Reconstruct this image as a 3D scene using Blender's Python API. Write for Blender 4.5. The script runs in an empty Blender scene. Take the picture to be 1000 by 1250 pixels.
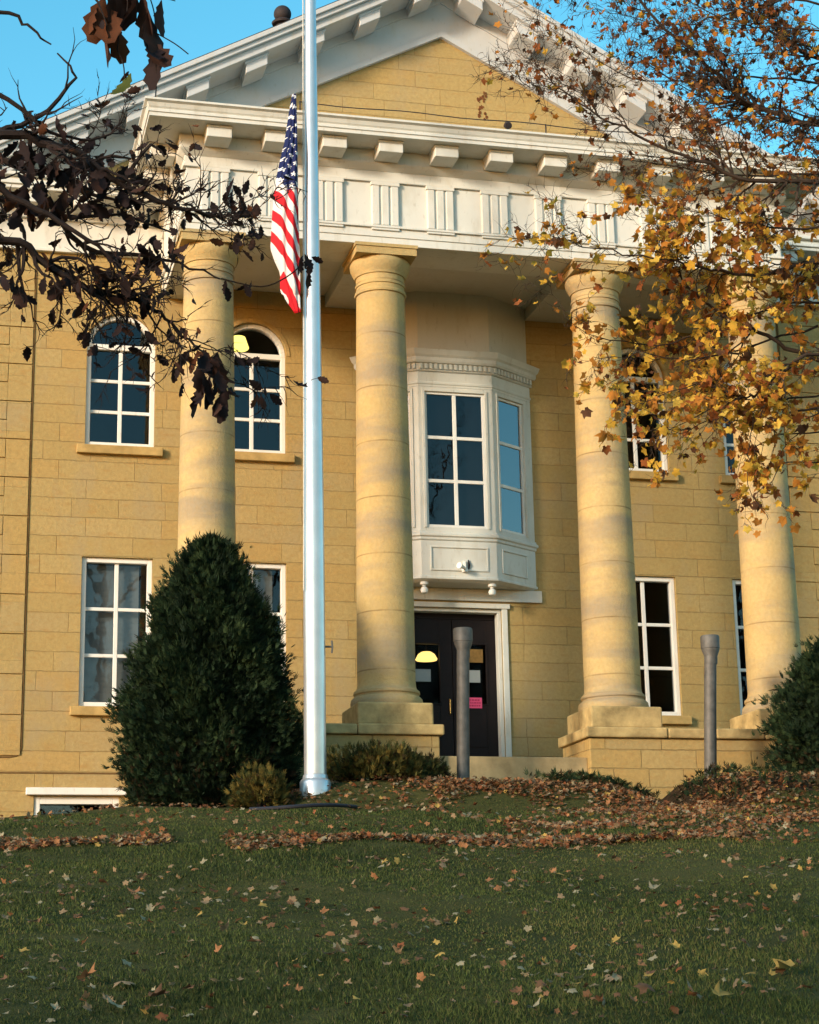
import bpy, math, random
import numpy as np
from mathutils import Vector, Matrix
random.seed(7); rng = np.random.default_rng(11)
sc = bpy.context.scene
COL = sc.collection
R = math.radians
sin, cos, pi = math.sin, math.cos, math.pi

# ------------------------------------------------------------------ camera
F, CX, CY, CZ = 2300.0, -8.7565, -31.8, -3.95
YAW, PITCH, ROLL = R(14.0647), R(14.1789), R(-1.1115)
fw = Vector((sin(YAW)*cos(PITCH), cos(YAW)*cos(PITCH), sin(PITCH)))
rt0 = Vector((cos(YAW), -sin(YAW), 0)); up0 = rt0.cross(fw)
rt = rt0*cos(ROLL) + up0*sin(ROLL); up = -rt0*sin(ROLL) + up0*cos(ROLL)
CAM = Vector((CX, CY, CZ))
cd = bpy.data.cameras.new('camera'); cam = bpy.data.objects.new('camera', cd); COL.objects.link(cam)
cam.matrix_world = Matrix(((rt.x, up.x, -fw.x, CX), (rt.y, up.y, -fw.y, CY), (rt.z, up.z, -fw.z, CZ), (0, 0, 0, 1)))
cd.sensor_fit = 'HORIZONTAL'; cd.sensor_width = 36; cd.lens = F/1000*36
cd.clip_start = 0.1; cd.clip_end = 3000
sc.camera = cam

def at(u, v, Y):
    d = fw*F + rt*(u-500) + up*(625-v)
    return CAM + d*((Y-CY)/d.y)

# ------------------------------------------------------------------ materials
def new_mat(name):
    m = bpy.data.materials.new(name); m.use_nodes = True
    nt = m.node_tree; b = nt.nodes['Principled BSDF']
    return m, nt, b
def N(nt, t, **kw):
    n = nt.nodes.new(t)
    for k, v in kw.items():
        if k in n.inputs: n.inputs[k].default_value = v
        else: setattr(n, k, v)
    return n
def L(nt, a, b): nt.links.new(a, b)
def rgba(c): return (c[0], c[1], c[2], 1)
def mixc(nt, fac, a, b, mode='MIX'):
    n = nt.nodes.new('ShaderNodeMix'); n.data_type = 'RGBA'; n.blend_type = mode
    for s, v in ((0, fac), (6, a), (7, b)):
        if hasattr(v, 'is_output'): nt.links.new(v, n.inputs[s])
        elif s == 0: n.inputs[0].default_value = v
        else: n.inputs[s].default_value = rgba(v)
    return n.outputs[2]
def ramp(nt, src, a, b, ca=(0, 0, 0), cb=(1, 1, 1)):
    n = nt.nodes.new('ShaderNodeValToRGB'); L(nt, src, n.inputs[0])
    n.color_ramp.elements[0].position = a; n.color_ramp.elements[1].position = b
    n.color_ramp.elements[0].color = rgba(ca); n.color_ramp.elements[1].color = rgba(cb)
    return n.outputs[0]
def pos_noise(nt, scale, detail=5, stretch=None, rough=.6):
    g = N(nt, 'ShaderNodeNewGeometry')
    src = g.outputs['Position']
    if stretch:
        mp = N(nt, 'ShaderNodeMapping'); mp.inputs['Scale'].default_value = stretch
        L(nt, src, mp.inputs[0]); src = mp.outputs[0]
    n = N(nt, 'ShaderNodeTexNoise'); n.inputs['Scale'].default_value = scale
    n.inputs['Detail'].default_value = detail; n.inputs['Roughness'].default_value = rough
    L(nt, src, n.inputs['Vector'])
    return n.outputs['Fac']
def bump(nt, b, h, strength=.3, dist=.02):
    n = N(nt, 'ShaderNodeBump'); n.inputs['Strength'].default_value = strength; n.inputs['Distance'].default_value = dist
    L(nt, h, n.inputs['Height']); L(nt, n.outputs[0], b.inputs['Normal'])

def simple(name, col, rough=.6, vary=.25, scale=3, spec=.3, metal=0, bmp=.15):
    m, nt, b = new_mat(name)
    f = pos_noise(nt, scale)
    L(nt, mixc(nt, ramp(nt, f, .3, .75), [c*(1-vary) for c in col], [min(1, c*(1+vary*.5)) for c in col]), b.inputs['Base Color'])
    b.inputs['Roughness'].default_value = rough; b.inputs['Specular IOR Level'].default_value = spec
    b.inputs['Metallic'].default_value = metal
    if bmp: bump(nt, b, pos_noise(nt, scale*12, 3), bmp, .005)
    return m

STONE_A, STONE_B, STONE_C = (.445, .318, .122), (.38, .262, .092), (.475, .35, .155)
def ashlar(name, bw=1.3, rh=.335, axis='XZ', mortar=(.19, .115, .045), msize=.008, tint=1.0):
    m, nt, b = new_mat(name)
    g = N(nt, 'ShaderNodeNewGeometry')
    sx = N(nt, 'ShaderNodeSeparateXYZ'); L(nt, g.outputs['Position'], sx.inputs[0])
    cx = N(nt, 'ShaderNodeCombineXYZ')
    if axis == 'XZ':
        ad = N(nt, 'ShaderNodeMath', operation='ADD'); L(nt, sx.outputs[0], ad.inputs[0]); L(nt, sx.outputs[1], ad.inputs[1])
        L(nt, ad.outputs[0], cx.inputs[0])
    L(nt, sx.outputs[2], cx.inputs[1])
    ns = N(nt, 'ShaderNodeTexNoise'); ns.inputs['Scale'].default_value = 1.7; L(nt, g.outputs['Position'], ns.inputs['Vector'])
    va = N(nt, 'ShaderNodeVectorMath', operation='SCALE'); va.inputs['Scale'].default_value = .03
    L(nt, ns.outputs['Color'], va.inputs[0])
    vb = N(nt, 'ShaderNodeVectorMath', operation='ADD'); L(nt, cx.outputs[0], vb.inputs[0]); L(nt, va.outputs[0], vb.inputs[1])
    nf = N(nt, 'ShaderNodeTexNoise'); nf.inputs['Scale'].default_value = 11; nf.inputs['Detail'].default_value = 4; L(nt, g.outputs['Position'], nf.inputs['Vector'])
    vc = N(nt, 'ShaderNodeVectorMath', operation='SCALE'); vc.inputs['Scale'].default_value = .022; L(nt, nf.outputs['Color'], vc.inputs[0])
    vd = N(nt, 'ShaderNodeVectorMath', operation='ADD'); L(nt, vb.outputs[0], vd.inputs[0]); L(nt, vc.outputs[0], vd.inputs[1]); vb = vd
    def brick(w, sq, off):
        br = N(nt, 'ShaderNodeTexBrick'); br.offset = off; br.offset_frequency = 2; br.squash = sq; br.squash_frequency = 3
        br.inputs['Scale'].default_value = 1; br.inputs['Brick Width'].default_value = w; br.inputs['Row Height'].default_value = rh
        br.inputs['Mortar Size'].default_value = msize; br.inputs['Mortar Smooth'].default_value = .5; br.inputs['Bias'].default_value = 0
        br.inputs['Color1'].default_value = (0, 0, 0, 1); br.inputs['Color2'].default_value = (1, 1, 1, 1); br.inputs['Mortar'].default_value = (.5, .5, .5, 1)
        L(nt, vb.outputs[0], br.inputs['Vector']); return br
    br = brick(bw, .62, .37)
    c = mixc(nt, br.outputs['Color'], [x*tint for x in STONE_B], [x*tint for x in STONE_C])
    c = mixc(nt, ramp(nt, br.outputs['Color'], .76, .80, (0, 0, 0), (.5,)*3), c, [x*tint for x in (.43, .245, .06)])
    c = mixc(nt, ramp(nt, br.outputs['Color'], .14, .18, (.4,)*3, (0, 0, 0)), c, [x*tint for x in (.42, .33, .19)])
    n1 = pos_noise(nt, .9, 6); c = mixc(nt, ramp(nt, n1, .35, .7, (0, 0, 0), (.6,)*3), c, [x*tint for x in STONE_A])
    n2 = pos_noise(nt, 16, 8, None, .75); c = mixc(nt, ramp(nt, n2, .34, .62, (.6,)*3, (0, 0, 0)), c, (.29, .19, .075))
    n4 = pos_noise(nt, 3.2, 5, (1, 1, 3)); c = mixc(nt, ramp(nt, n4, .54, .70, (0, 0, 0), (.55,)*3), c, (.37, .21, .07))
    n3 = pos_noise(nt, 1.3, 7, (1, 1, .45)); c = mixc(nt, ramp(nt, n3, .52, .74, (0, 0, 0), (.6,)*3), c, (.33, .265, .16))
    # joints fade in and out as worn pointing does
    jm = N(nt, 'ShaderNodeMath', operation='MULTIPLY'); L(nt, br.outputs['Fac'], jm.inputs[0])
    L(nt, ramp(nt, pos_noise(nt, 1.1, 3), .3, .62, (.08,)*3, (.6,)*3), jm.inputs[1])
    c = mixc(nt, jm.outputs[0], c, mortar)
    L(nt, c, b.inputs['Base Color']); b.inputs['Roughness'].default_value = .9; b.inputs['Specular IOR Level'].default_value = .15
    sb = N(nt, 'ShaderNodeMath', operation='SUBTRACT'); L(nt, n2, sb.inputs[0]); L(nt, br.outputs['Fac'], sb.inputs[1])
    bump(nt, b, sb.outputs[0], .7, .018)
    return m
def column_stone(name):
    m, nt, b = new_mat(name)
    c = mixc(nt, ramp(nt, pos_noise(nt, 1.1, 6), .3, .7), (.52, .38, .175), (.46, .32, .13))
    c = mixc(nt, ramp(nt, pos_noise(nt, 1.0, 6, (.35, .35, 1.6)), .47, .63, (0, 0, 0), (.85,)*3), c, (.29, .235, .16))
    c = mixc(nt, ramp(nt, pos_noise(nt, 3.0, 8, (1, 1, .8)), .52, .72, (0, 0, 0), (.6,)*3), c, (.40, .30, .16))
    c = mixc(nt, ramp(nt, pos_noise(nt, 18, 6), .28, .6, (.3,)*3, (0, 0, 0)), c, (.30, .19, .07))
    g = N(nt, 'ShaderNodeNewGeometry'); sx = N(nt, 'ShaderNodeSeparateXYZ'); L(nt, g.outputs['Position'], sx.inputs[0])
    md = N(nt, 'ShaderNodeMath', operation='PINGPONG'); md.inputs[1].default_value = .47; L(nt, sx.outputs[2], md.inputs[0])
    j = ramp(nt, md.outputs[0], .006, .016, (1, 1, 1), (0, 0, 0))
    jm = N(nt, 'ShaderNodeMath', operation='MULTIPLY'); L(nt, j, jm.inputs[0])
    L(nt, ramp(nt, pos_noise(nt, 1.6, 3), .38, .6, (.1,)*3, (.75,)*3), jm.inputs[1])
    c = mixc(nt, jm.outputs[0], c, (.2, .125, .05))
    L(nt, c, b.inputs['Base Color']); b.inputs['Roughness'].default_value = .85; b.inputs['Specular IOR Level'].default_value = .15
    bump(nt, b, pos_noise(nt, 22, 8, None, .75), .7, .02)
    return m
def painted(name, col, dirt=(.45, .40, .30)):
    m, nt, b = new_mat(name)
    c = mixc(nt, ramp(nt, pos_noise(nt, 1.4, 6), .35, .75), col, [x*.9 for x in col])
    c = mixc(nt, ramp(nt, pos_noise(nt, 3.5, 7, (1, 1, .35)), .52, .76, (0, 0, 0), (.6,)*3), c, dirt)
    c = mixc(nt, ramp(nt, pos_noise(nt, 11, 7, (1.4, 1.4, .5)), .60, .74, (0, 0, 0), (.55,)*3), c, [x*.75 for x in dirt])
    L(nt, c, b.inputs['Base Color']); b.inputs['Roughness'].default_value = .55; b.inputs['Specular IOR Level'].default_value = .3
    bump(nt, b, pos_noise(nt, 30, 4), .12, .004)
    return m
def glass(name, refl=.038):
    m, nt, b = new_mat(name)
    nt.nodes.remove(b)
    out = nt.nodes['Material Output']
    tr = N(nt, 'ShaderNodeBsdfTransparent'); tr.inputs[0].default_value = (.62, .66, .68, 1)
    gl = N(nt, 'ShaderNodeBsdfGlossy'); gl.inputs['Roughness'].default_value = .012; gl.inputs[0].default_value = (.95, .97, 1, 1)
    lw = N(nt, 'ShaderNodeLayerWeight'); lw.inputs['Blend'].default_value = .10
    ad = N(nt, 'ShaderNodeMath', operation='ADD'); ad.use_clamp = True; L(nt, lw.outputs['Fresnel'], ad.inputs[0]); ad.inputs[1].default_value = refl
    mx = N(nt, 'ShaderNodeMixShader'); L(nt, ad.outputs[0], mx.inputs[0]); L(nt, tr.outputs[0], mx.inputs[1]); L(nt, gl.outputs[0], mx.inputs[2])
    L(nt, mx.outputs[0], out.inputs[0])
    bp = N(nt, 'ShaderNodeBump'); bp.inputs['Strength'].default_value = .05; bp.inputs['Distance'].default_value = .02
    L(nt, pos_noise(nt, 2.2, 2), bp.inputs['Height']); L(nt, bp.outputs[0], gl.inputs['Normal'])
    return m
def leafmat(name, col, trans=.35, vary=.35):
    m, nt, b = new_mat(name)
    c = mixc(nt, ramp(nt, pos_noise(nt, 9, 3), .3, .7), [x*(1-vary) for x in col], [min(1, x*(1+vary*.6)) for x in col])
    L(nt, c, b.inputs['Base Color']); b.inputs['Roughness'].default_value = .75; b.inputs['Specular IOR Level'].default_value = .12
    if trans:
        tl = N(nt, 'ShaderNodeBsdfTranslucent'); L(nt, c, tl.inputs[0])
        mx = N(nt, 'ShaderNodeMixShader'); mx.inputs[0].default_value = trans
        L(nt, b.outputs[0], mx.inputs[1]); L(nt, tl.outputs[0], mx.inputs[2]); L(nt, mx.outputs[0], nt.nodes['Material Output'].inputs[0])
    return m
def emit(name, col, s):
    m, nt, b = new_mat(name)
    b.inputs['Base Color'].default_value = rgba(col); b.inputs['Emission Color'].default_value = rgba(col); b.inputs['Emission Strength'].default_value = s
    return m

M = dict(
 wall=ashlar('ashlar_stone'), quoin=ashlar('quoin_stone', 3.0, .5, mortar=(.3, .2, .08), msize=.0015),
 ped=ashlar('pedestal_stone', .95, .30, mortar=(.13, .08, .035), msize=.011, tint=.95), column=column_stone('column_stone'),
 trim=simple('dressed_stone', (.50, .34, .135), .85, .35, 4, .15, 0, .4), sillstone=simple('sill_stone', (.48, .32, .12), .85, .3, 5, .15, 0, .3),
 step=simple('step_stone', (.36, .27, .14), .9, .4, 3, .15, 0, .5), coping=simple('coping_stone', (.47, .34, .15), .9, .5, 3.5, .15, 0, .6),
 paint=painted('cream_white_paint', (.66, .645, .585)), paintshade=painted('shaded_white_paint', (.50, .51, .51)), white=painted('white_window_paint', (.78, .76, .71), (.6, .57, .5)),  # second paint is the white greyed to carry the shade on the rake
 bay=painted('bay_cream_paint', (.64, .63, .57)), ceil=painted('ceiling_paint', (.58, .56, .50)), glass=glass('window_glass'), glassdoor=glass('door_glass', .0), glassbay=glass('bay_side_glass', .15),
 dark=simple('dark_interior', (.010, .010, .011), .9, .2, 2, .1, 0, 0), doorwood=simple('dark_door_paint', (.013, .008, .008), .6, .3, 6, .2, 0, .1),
 roof=simple('roof_slate', (.06, .06, .065), .8, .3, 5), joint=simple('joint_mortar', (.17, .10, .04), .95, .3, 6, .1, 0, 0),  # brown mortar for the joint lines
 pole=simple('aluminium_pole', (.62, .62, .62), .30, .14, 2.5, .5, .65, .05), steel=simple('galvanised_pipe', (.115, .108, .097), .6, .35, 8, .35, .25, .25),
 finial=simple('dark_finial_stone', (.035, .026, .026), .7, .3, 6), lampwhite=simple('white_lamp_glass', (.8, .78, .72), .35, .05, 3, .4, 0, 0),
 blackrub=simple('black_edging', (.012, .013, .02), .5, .3, 5, .4), rope=simple('rope', (.6, .58, .52), .9, .2, 20),
 amber=simple('painted_amber_reflection', (.30, .17, .05), .7, .4, 14, .2, 0, 0), blind=simple('grey_blind', (.30, .31, .30), .9, .15, 5, .1, 0, 0), paper=simple('grey_paper', (.34, .36, .35), .8, .08, 3, .2, 0, 0), pink=simple('pink_paper', (.78, .10, .22), .8, .06, 3, .2, 0, 0), pinkink=simple('pink_ink', (.45, .03, .09), .8, .1, 3, .2, 0, 0),  # amber is the colour of the painted pane reflection
 rust=simple('rust_stain', (.17, .065, .025), .9, .5, 25, .1, 0, 0), lamp=emit('warm_lamp', (1.0, .62, .16), 1.7), lampy=emit('yellow_lamp', (1.0, .80, .16), 2.0), brass=simple('brass', (.5, .35, .12), .4, .2, 8, .5, .9, 0),
 bark=simple('oak_bark', (.028, .020, .018), .9, .4, 14, .1, 0, .5), mbark=simple('maple_bark', (.055, .038, .028), .9, .4, 14, .1, 0, .5),
)

# ------------------------------------------------------------------ mesh helper
class MB:
    def __init__(s): s.v = []; s.f = []; s.mi = []; s.cur = 0
    def add(s, vs, fs):
        o = len(s.v); s.v += [tuple(x) for x in vs]; s.f += [tuple(i+o for i in f) for f in fs]; s.mi += [s.cur]*len(fs)
    def box(s, x0, x1, y0, y1, z0, z1):
        s.hexa([(x0, y0, z0), (x1, y0, z0), (x1, y1, z0), (x0, y1, z0), (x0, y0, z1), (x1, y0, z1), (x1, y1, z1), (x0, y1, z1)])
    def hexa(s, p): s.add(p, [(0, 3, 2, 1), (4, 5, 6, 7), (0, 1, 5, 4), (1, 2, 6, 5), (2, 3, 7, 6), (3, 0, 4, 7)])
    def lbox(s, o, ux, uy, a0, a1, b0, b1, z0, z1):        # box in a local plan frame
        q = [(a0, b0), (a1, b0), (a1, b1), (a0, b1)]
        P = [(o[0]+ux[0]*a+uy[0]*b, o[1]+ux[1]*a+uy[1]*b) for a, b in q]
        s.hexa([(x, y, z0) for x, y in P]+[(x, y, z1) for x, y in P])
    def quad(s, a, b, c, d): s.add([a, b, c, d], [(0, 1, 2, 3)])
    def loft(s, rings, cap=True):
        n = len(rings[0]); o = len(s.v); fs = []
        for r in rings: s.v += [tuple(p) for p in r]
        for i in range(len(rings)-1):
            for j in range(n):
                fs.append((o+i*n+j, o+i*n+(j+1) % n, o+(i+1)*n+(j+1) % n, o+(i+1)*n+j))
        if cap: fs.append(tuple(o+j for j in range(n))[::-1]); fs.append(tuple(o+(len(rings)-1)*n+j for j in range(n)))
        s.f += fs; s.mi += [s.cur]*len(fs)
    def lathe(s, cx, cy, prof, n=32): s.loft([[(cx+r*cos(2*pi*k/n), cy+r*sin(2*pi*k/n), z) for k in range(n)] for r, z in prof])
    def tube(s, pts, rad, n=6, cap=True):
        pts = [Vector(p) for p in pts]; rings = []; pv = None
        for i, p in enumerate(pts):
            t = (pts[min(i+1, len(pts)-1)]-pts[max(i-1, 0)])
            if t.length < 1e-7: t = Vector((0, 0, 1))
            t.normalize()
            if pv is None: pv = t.orthogonal().normalized()
            a = (pv - t*pv.dot(t))
            a = a.normalized() if a.length > 1e-5 else t.orthogonal().normalized()
            pv = a; b = t.cross(a); r = rad[i] if hasattr(rad, '__len__') else rad
            rings.append([p+(a*cos(2*pi*k/n)+b*sin(2*pi*k/n))*r for k in range(n)])
        s.loft(rings, cap)
    def build(s, name, mat, parent=None, smooth=False, bevel=0):
        me = bpy.data.meshes.new(name)
        off = wloc(parent) if parent else Vector((0, 0, 0))
        me.from_pydata([(x-off.x, y-off.y, z-off.z) for x, y, z in s.v], [], s.f)
        for mm in (mat if isinstance(mat, list) else [mat]): me.materials.append(mm)
        if isinstance(mat, list): me.polygons.foreach_set('material_index', s.mi)
        if smooth: me.polygons.foreach_set('use_smooth', [True]*len(me.polygons))
        me.update()
        o = bpy.data.objects.new(name, me); COL.objects.link(o)
        if parent: o.parent = parent
        if bevel:
            md = o.modifiers.new('bevel', 'BEVEL'); md.width = bevel; md.segments = 2; md.limit_method = 'ANGLE'; md.angle_limit = R(40)
        if smooth:
            md = o.modifiers.new('split', 'EDGE_SPLIT'); md.split_angle = R(38)
        return o
def wloc(o):
    l = Vector((0, 0, 0))
    while o: l += o.location; o = o.parent
    return l
def np_mesh(name, V, Fc, mats, mi=None, parent=None, smooth=False):
    """V (n,3) array, Fc (m,k) index array"""
    me = bpy.data.meshes.new(name); off = wloc(parent) if parent else Vector((0, 0, 0))
    V = np.asarray(V, dtype=np.float32) - np.array(off[:], dtype=np.float32)
    k = Fc.shape[1]
    me.vertices.add(len(V)); me.vertices.foreach_set('co', V.ravel())
    me.loops.add(Fc.size); me.loops.foreach_set('vertex_index', Fc.ravel().astype(np.int32))
    me.polygons.add(len(Fc)); me.polygons.foreach_set('loop_start', np.arange(0, Fc.size, k, dtype=np.int32))
    for m in mats: me.materials.append(m)
    if mi is not None: me.polygons.foreach_set('material_index', np.asarray(mi, dtype=np.int32))
    if smooth: me.polygons.foreach_set('use_smooth', np.ones(len(Fc), dtype=bool))
    me.update(calc_edges=True); me.validate()
    o = bpy.data.objects.new(name, me); COL.objects.link(o)
    if parent: o.parent = parent
    return o
def tag(o, label, cat, group=None, kind=None):
    o['label'] = label
    if cat: o['category'] = cat
    if group: o['group'] = group
    if kind: o['kind'] = kind
    return o
def empty(name, loc, label=None, cat=None, group=None):
    o = bpy.data.objects.new(name, None); COL.objects.link(o); o.location = loc; o.empty_display_size = .3
    if label: tag(o, label, cat, group)
    return o
def struct(o, label=None):
    o['kind'] = 'structure'
    if label: o['label'] = label
    return o

# ------------------------------------------------------------------ ground
def sm(a, b, x):
    t = np.clip((x-a)/(b-a), 0, 1); return t*t*(3-2*t)
def gz(x, y):
    x = np.asarray(x, dtype=float); y = np.asarray(y, dtype=float)
    D = y+31.8
    s1, s2, D0, w = .172, .085, 24.3, 1.6
    base = -4.1+.172*(24.3-10) + np.where(D < D0, s1*(D-D0), s2*(D-D0)) - (s1-s2)*w*.5*np.exp(-np.abs(D-D0)/w)
    near = np.where(D < 8, -.02*(8-D), 0)
    z = base+near-.16*(1-sm(-8.5, -5.5, x))*sm(10, 20, D)
    z = np.where(D > 32, base*0 + (-1.05), z)
    z = np.minimum(z, -1.0+.0*x) if False else z
    # bed at the foot of the portico (left and centre) and the bed on the right
    m1 = (.04+.36*sm(-4.6, -3.3, x))*sm(24.9, 26.4, D)*sm(-7.0, -6.0, x)*(1-sm(.55, 1.9, x))*(1-sm(30.2, 31.2, D))
    m2 = .50*sm(23.6, 25.6, D)*sm(2.05, 2.9, x)*(1-sm(30.6, 31.6, D))*(1-sm(9, 11, x))
    lump = .03*np.sin(x*1.3+.4*y)*np.sin(y*.9)+.015*np.sin(x*3.1)*np.sin(y*2.7+1)
    z = z+m1+m2+lump*np.clip((60-np.abs(D))/40, 0, 1)
    z = np.where(D < -2, np.maximum(z, -6.2), z)
    return z
def bed_mask(x, y):
    D = y+31.8
    a = sm(26.0, 26.4, D-.2*(1-sm(-4.6, -3.6, x)))*sm(-6.3, -5.9, x)*(1-sm(1.0, 1.7, x))
    b = sm(24.6, 25.0, D)*sm(2.0, 2.5, x)
    return np.maximum(a, b)
xs = np.concatenate([[-400, -200, -100, -60, -40, -30], np.arange(-24, 20.01, .25), [26, 34, 46, 70, 120, 250, 400]])
ys = np.concatenate([[-400, -200, -120, -80, -60, -48, -42, -38, -36, -34], np.arange(-33, 2.01, .25), [4, 8, 14, 22, 40, 80, 160, 400]])
gx, gy = np.meshgrid(xs, ys)
gv = np.stack([gx.ravel(), gy.ravel(), gz(gx.ravel(), gy.ravel())], 1)
nx, ny = len(xs), len(ys)
ii, jj = np.meshgrid(np.arange(nx-1), np.arange(ny-1)); b0 = (jj*nx+ii).ravel()
gf = np.stack([b0, b0+1, b0+nx+1, b0+nx], 1)
def lawn_mat():
    m, nt, b = new_mat('lawn_turf')
    c = mixc(nt, ramp(nt, pos_noise(nt, .45, 5), .35, .65), (.036, .042, .013), (.082, .076, .024))
    c = mixc(nt, ramp(nt, pos_noise(nt, 9, 6), .42, .7, (0, 0, 0), (.6,)*3), c, (.062, .058, .022))
    c = mixc(nt, ramp(nt, pos_noise(nt, 60, 5), .5, .7, (0, 0, 0), (.7,)*3), c, (.012, .018, .007))
    L(nt, c, b.inputs['Base Color']); b.inputs['Roughness'].default_value = .95; b.inputs['Specular IOR Level'].default_value = .05
    bump(nt, b, pos_noise(nt, 55, 5), .8, .03)
    return m
def mulch_mat():
    m, nt, b = new_mat('bark_mulch')
    c = mixc(nt, ramp(nt, pos_noise(nt, 12, 6), .35, .7), (.018, .012, .008), (.065, .042, .024))
    L(nt, c, b.inputs['Base Color']); b.inputs['Roughness'].default_value = .95; b.inputs['Specular IOR Level'].default_value = .05
    bump(nt, b, pos_noise(nt, 40, 5), 1, .04)
    return m
fc = gv[gf].mean(1)
mi = (bed_mask(fc[:, 0], fc[:, 1]) > .5).astype(int)
lawn = np_mesh('lawn', gv, gf, [lawn_mat(), mulch_mat()], mi, smooth=True)
struct(lawn, 'sloping green lawn rising towards the stone courthouse')

# ------------------------------------------------------------------ courthouse
a_, b_, d_ = 1.9105, 4.812, 2.741
A_, B_, h_ = 3.634, 5.971, .604
HX = 8.6
EY = -(d_+.45)          # front plane of the frieze
house = empty('courthouse', (0, 0, -1), 'yellow limestone courthouse with four column portico and white pediment', 'courthouse')

LZ0, LZ1 = .73, 3.31
UZ0, USP, UR = 5.29, 7.13, .604
wins = [-B_, -A_, A_, B_]
# --- front wall with openings
mb = MB()
xc = sorted({-HX, HX, -7.26, -5.87, -.87, .87, *[x-h_ for x in wins], *[x+h_ for x in wins]})
ZT = 9.5
UT = USP+UR
zc = sorted({-2.2, -1.3, -.78, -.42, LZ0, 2.6, LZ1, UZ0, USP, UT, ZT})
def inside(x, z):
    for w in wins:
        if abs(x-w) < h_:
            if LZ0 < z < LZ1 or UZ0 < z < UT: return True
    if abs(x) < .87 and -.42 < z < 2.6: return True
    if -7.26 < x < -5.87 and -1.3 < z < -.78: return True
    return False
for i in range(len(xc)-1):
    for j in range(len(zc)-1):
        if not inside((xc[i]+xc[i+1])/2, (zc[j]+zc[j+1])/2):
            mb.quad((xc[i], 0, zc[j]), (xc[i+1], 0, zc[j]), (xc[i+1], 0, zc[j+1]), (xc[i], 0, zc[j+1]))
RV = .34
def reveal(x0, x1, z0, z1, top=True):
    mb.quad((x0, 0, z0), (x0, 0, z1), (x0, RV, z1), (x0, RV, z0)); mb.quad((x1, 0, z0), (x1, RV, z0), (x1, RV, z1), (x1, 0, z1))
    mb.quad((x0, 0, z0), (x0, RV, z0), (x1, RV, z0), (x1, 0, z0))
    if top: mb.quad((x0, 0, z1), (x1, 0, z1), (x1, RV, z1), (x0, RV, z1))
for w in wins:
    reveal(w-h_, w+h_, LZ0, LZ1); reveal(w-h_, w+h_, UZ0, USP, False)
    n = 20; arc = [(w+UR*cos(pi*k/n), USP+UR*sin(pi*k/n)) for k in range(n+1)]
    for k in range(n):
        (xa, za), (xb, zb) = arc[k], arc[k+1]
        mb.quad((xb, 0, zb), (xa, 0, za), (xa, 0, UT), (xb, 0, UT)) if abs(xa-xb) > 1e-6 else None
        mb.quad((xa, 0, za), (xb, 0, zb), (xb, RV, zb), (xa, RV, za))
reveal(-.87, .87, -.42, 2.6); reveal(-7.26, -5.87, -1.3, -.78)
# side walls, back wall
for s in (-1, 1): mb.quad((s*HX, 0, -2.2), (s*HX, 15, -2.2), (s*HX, 15, ZT), (s*HX, 0, ZT))
mb.quad((-HX, 15, -2.2), (HX, 15, -2.2), (HX, 15, ZT), (-HX, 15, ZT))
# tympanum
TS = .52; TA = 13.78
xl = (TA-ZT)/TS
mb.add([(-xl-.25, 0, ZT), (xl+.25, 0, ZT), (0, 0, TA+.13)], [(0, 1, 2)])
mb.build('wall', M['wall'], house)
# dark rooms behind the windows
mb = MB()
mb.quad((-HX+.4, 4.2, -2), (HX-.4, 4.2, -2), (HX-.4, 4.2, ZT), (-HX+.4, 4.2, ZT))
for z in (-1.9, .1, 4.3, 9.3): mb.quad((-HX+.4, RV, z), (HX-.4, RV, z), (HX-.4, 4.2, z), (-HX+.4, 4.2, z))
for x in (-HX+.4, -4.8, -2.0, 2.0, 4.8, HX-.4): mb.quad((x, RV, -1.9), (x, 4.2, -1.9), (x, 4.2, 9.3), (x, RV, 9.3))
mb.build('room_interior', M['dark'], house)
# recessed joints and quoins
QXS = {-1: 7.49, 1: at(968, 680, 0).x}
for s in (-1, 1):
    QX = QXS[s]; z = -.11; k = 0
    while z < 8.7:
        z1 = min(z+.68, 8.82); zm = (z+z1)/2; xm = QX+.42
        for xa, xb, za, zb in ((QX+.02, xm-.002, z+.009, z1-.009), (xm+.008, HX+.03, zm+.008, z1-.009), (xm-.001, HX+.03, z+.009, zm-.008)):
            mb = MB(); mb.box(*sorted((s*xa, s*xb)), -.028, .0 if xb < HX else .5, za, zb); mb.build('quoin', M['quoin'], house, bevel=.006)
        z = z1; k += 1
for s in (-1, 1):
    mb = MB(); QX = QXS[s]
    pts = [(s*QX, 8.85), (s*QX, 4), (s*QX, .02), (s*(QX+.02), -.06), (s*(QX+.08), -.11), (s*(QX+.2), -.13), (s*HX, -.13)]
    mb.tube([(x, -.002, z) for x, z in pts], .016, 6); mb.build('joint_line', M['joint'], house)
    mb = MB(); mb.box(*sorted((s*HX, s*5.6)), -.012, .02, -.40, -.375); mb.build('joint_line', M['joint'], house)
mb = MB(); mb.box(5.47, HX+.03, -.05, -.004, -2.2, -.41); mb.build('plinth_course', M['wall'], house, bevel=.01)
mb = MB()
mb.box(-HX-.03, -7.26, -.05, -.004, -2.2, -.41); mb.box(-5.87, -5.47, -.05, -.004, -2.2, -.41)
mb.box(-7.26, -5.87, -.05, -.004, -.78, -.41); mb.box(-7.26, -5.87, -.05, -.004, -2.2, -1.3)
mb.build('plinth_course', M['wall'], house, bevel=.01)

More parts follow.
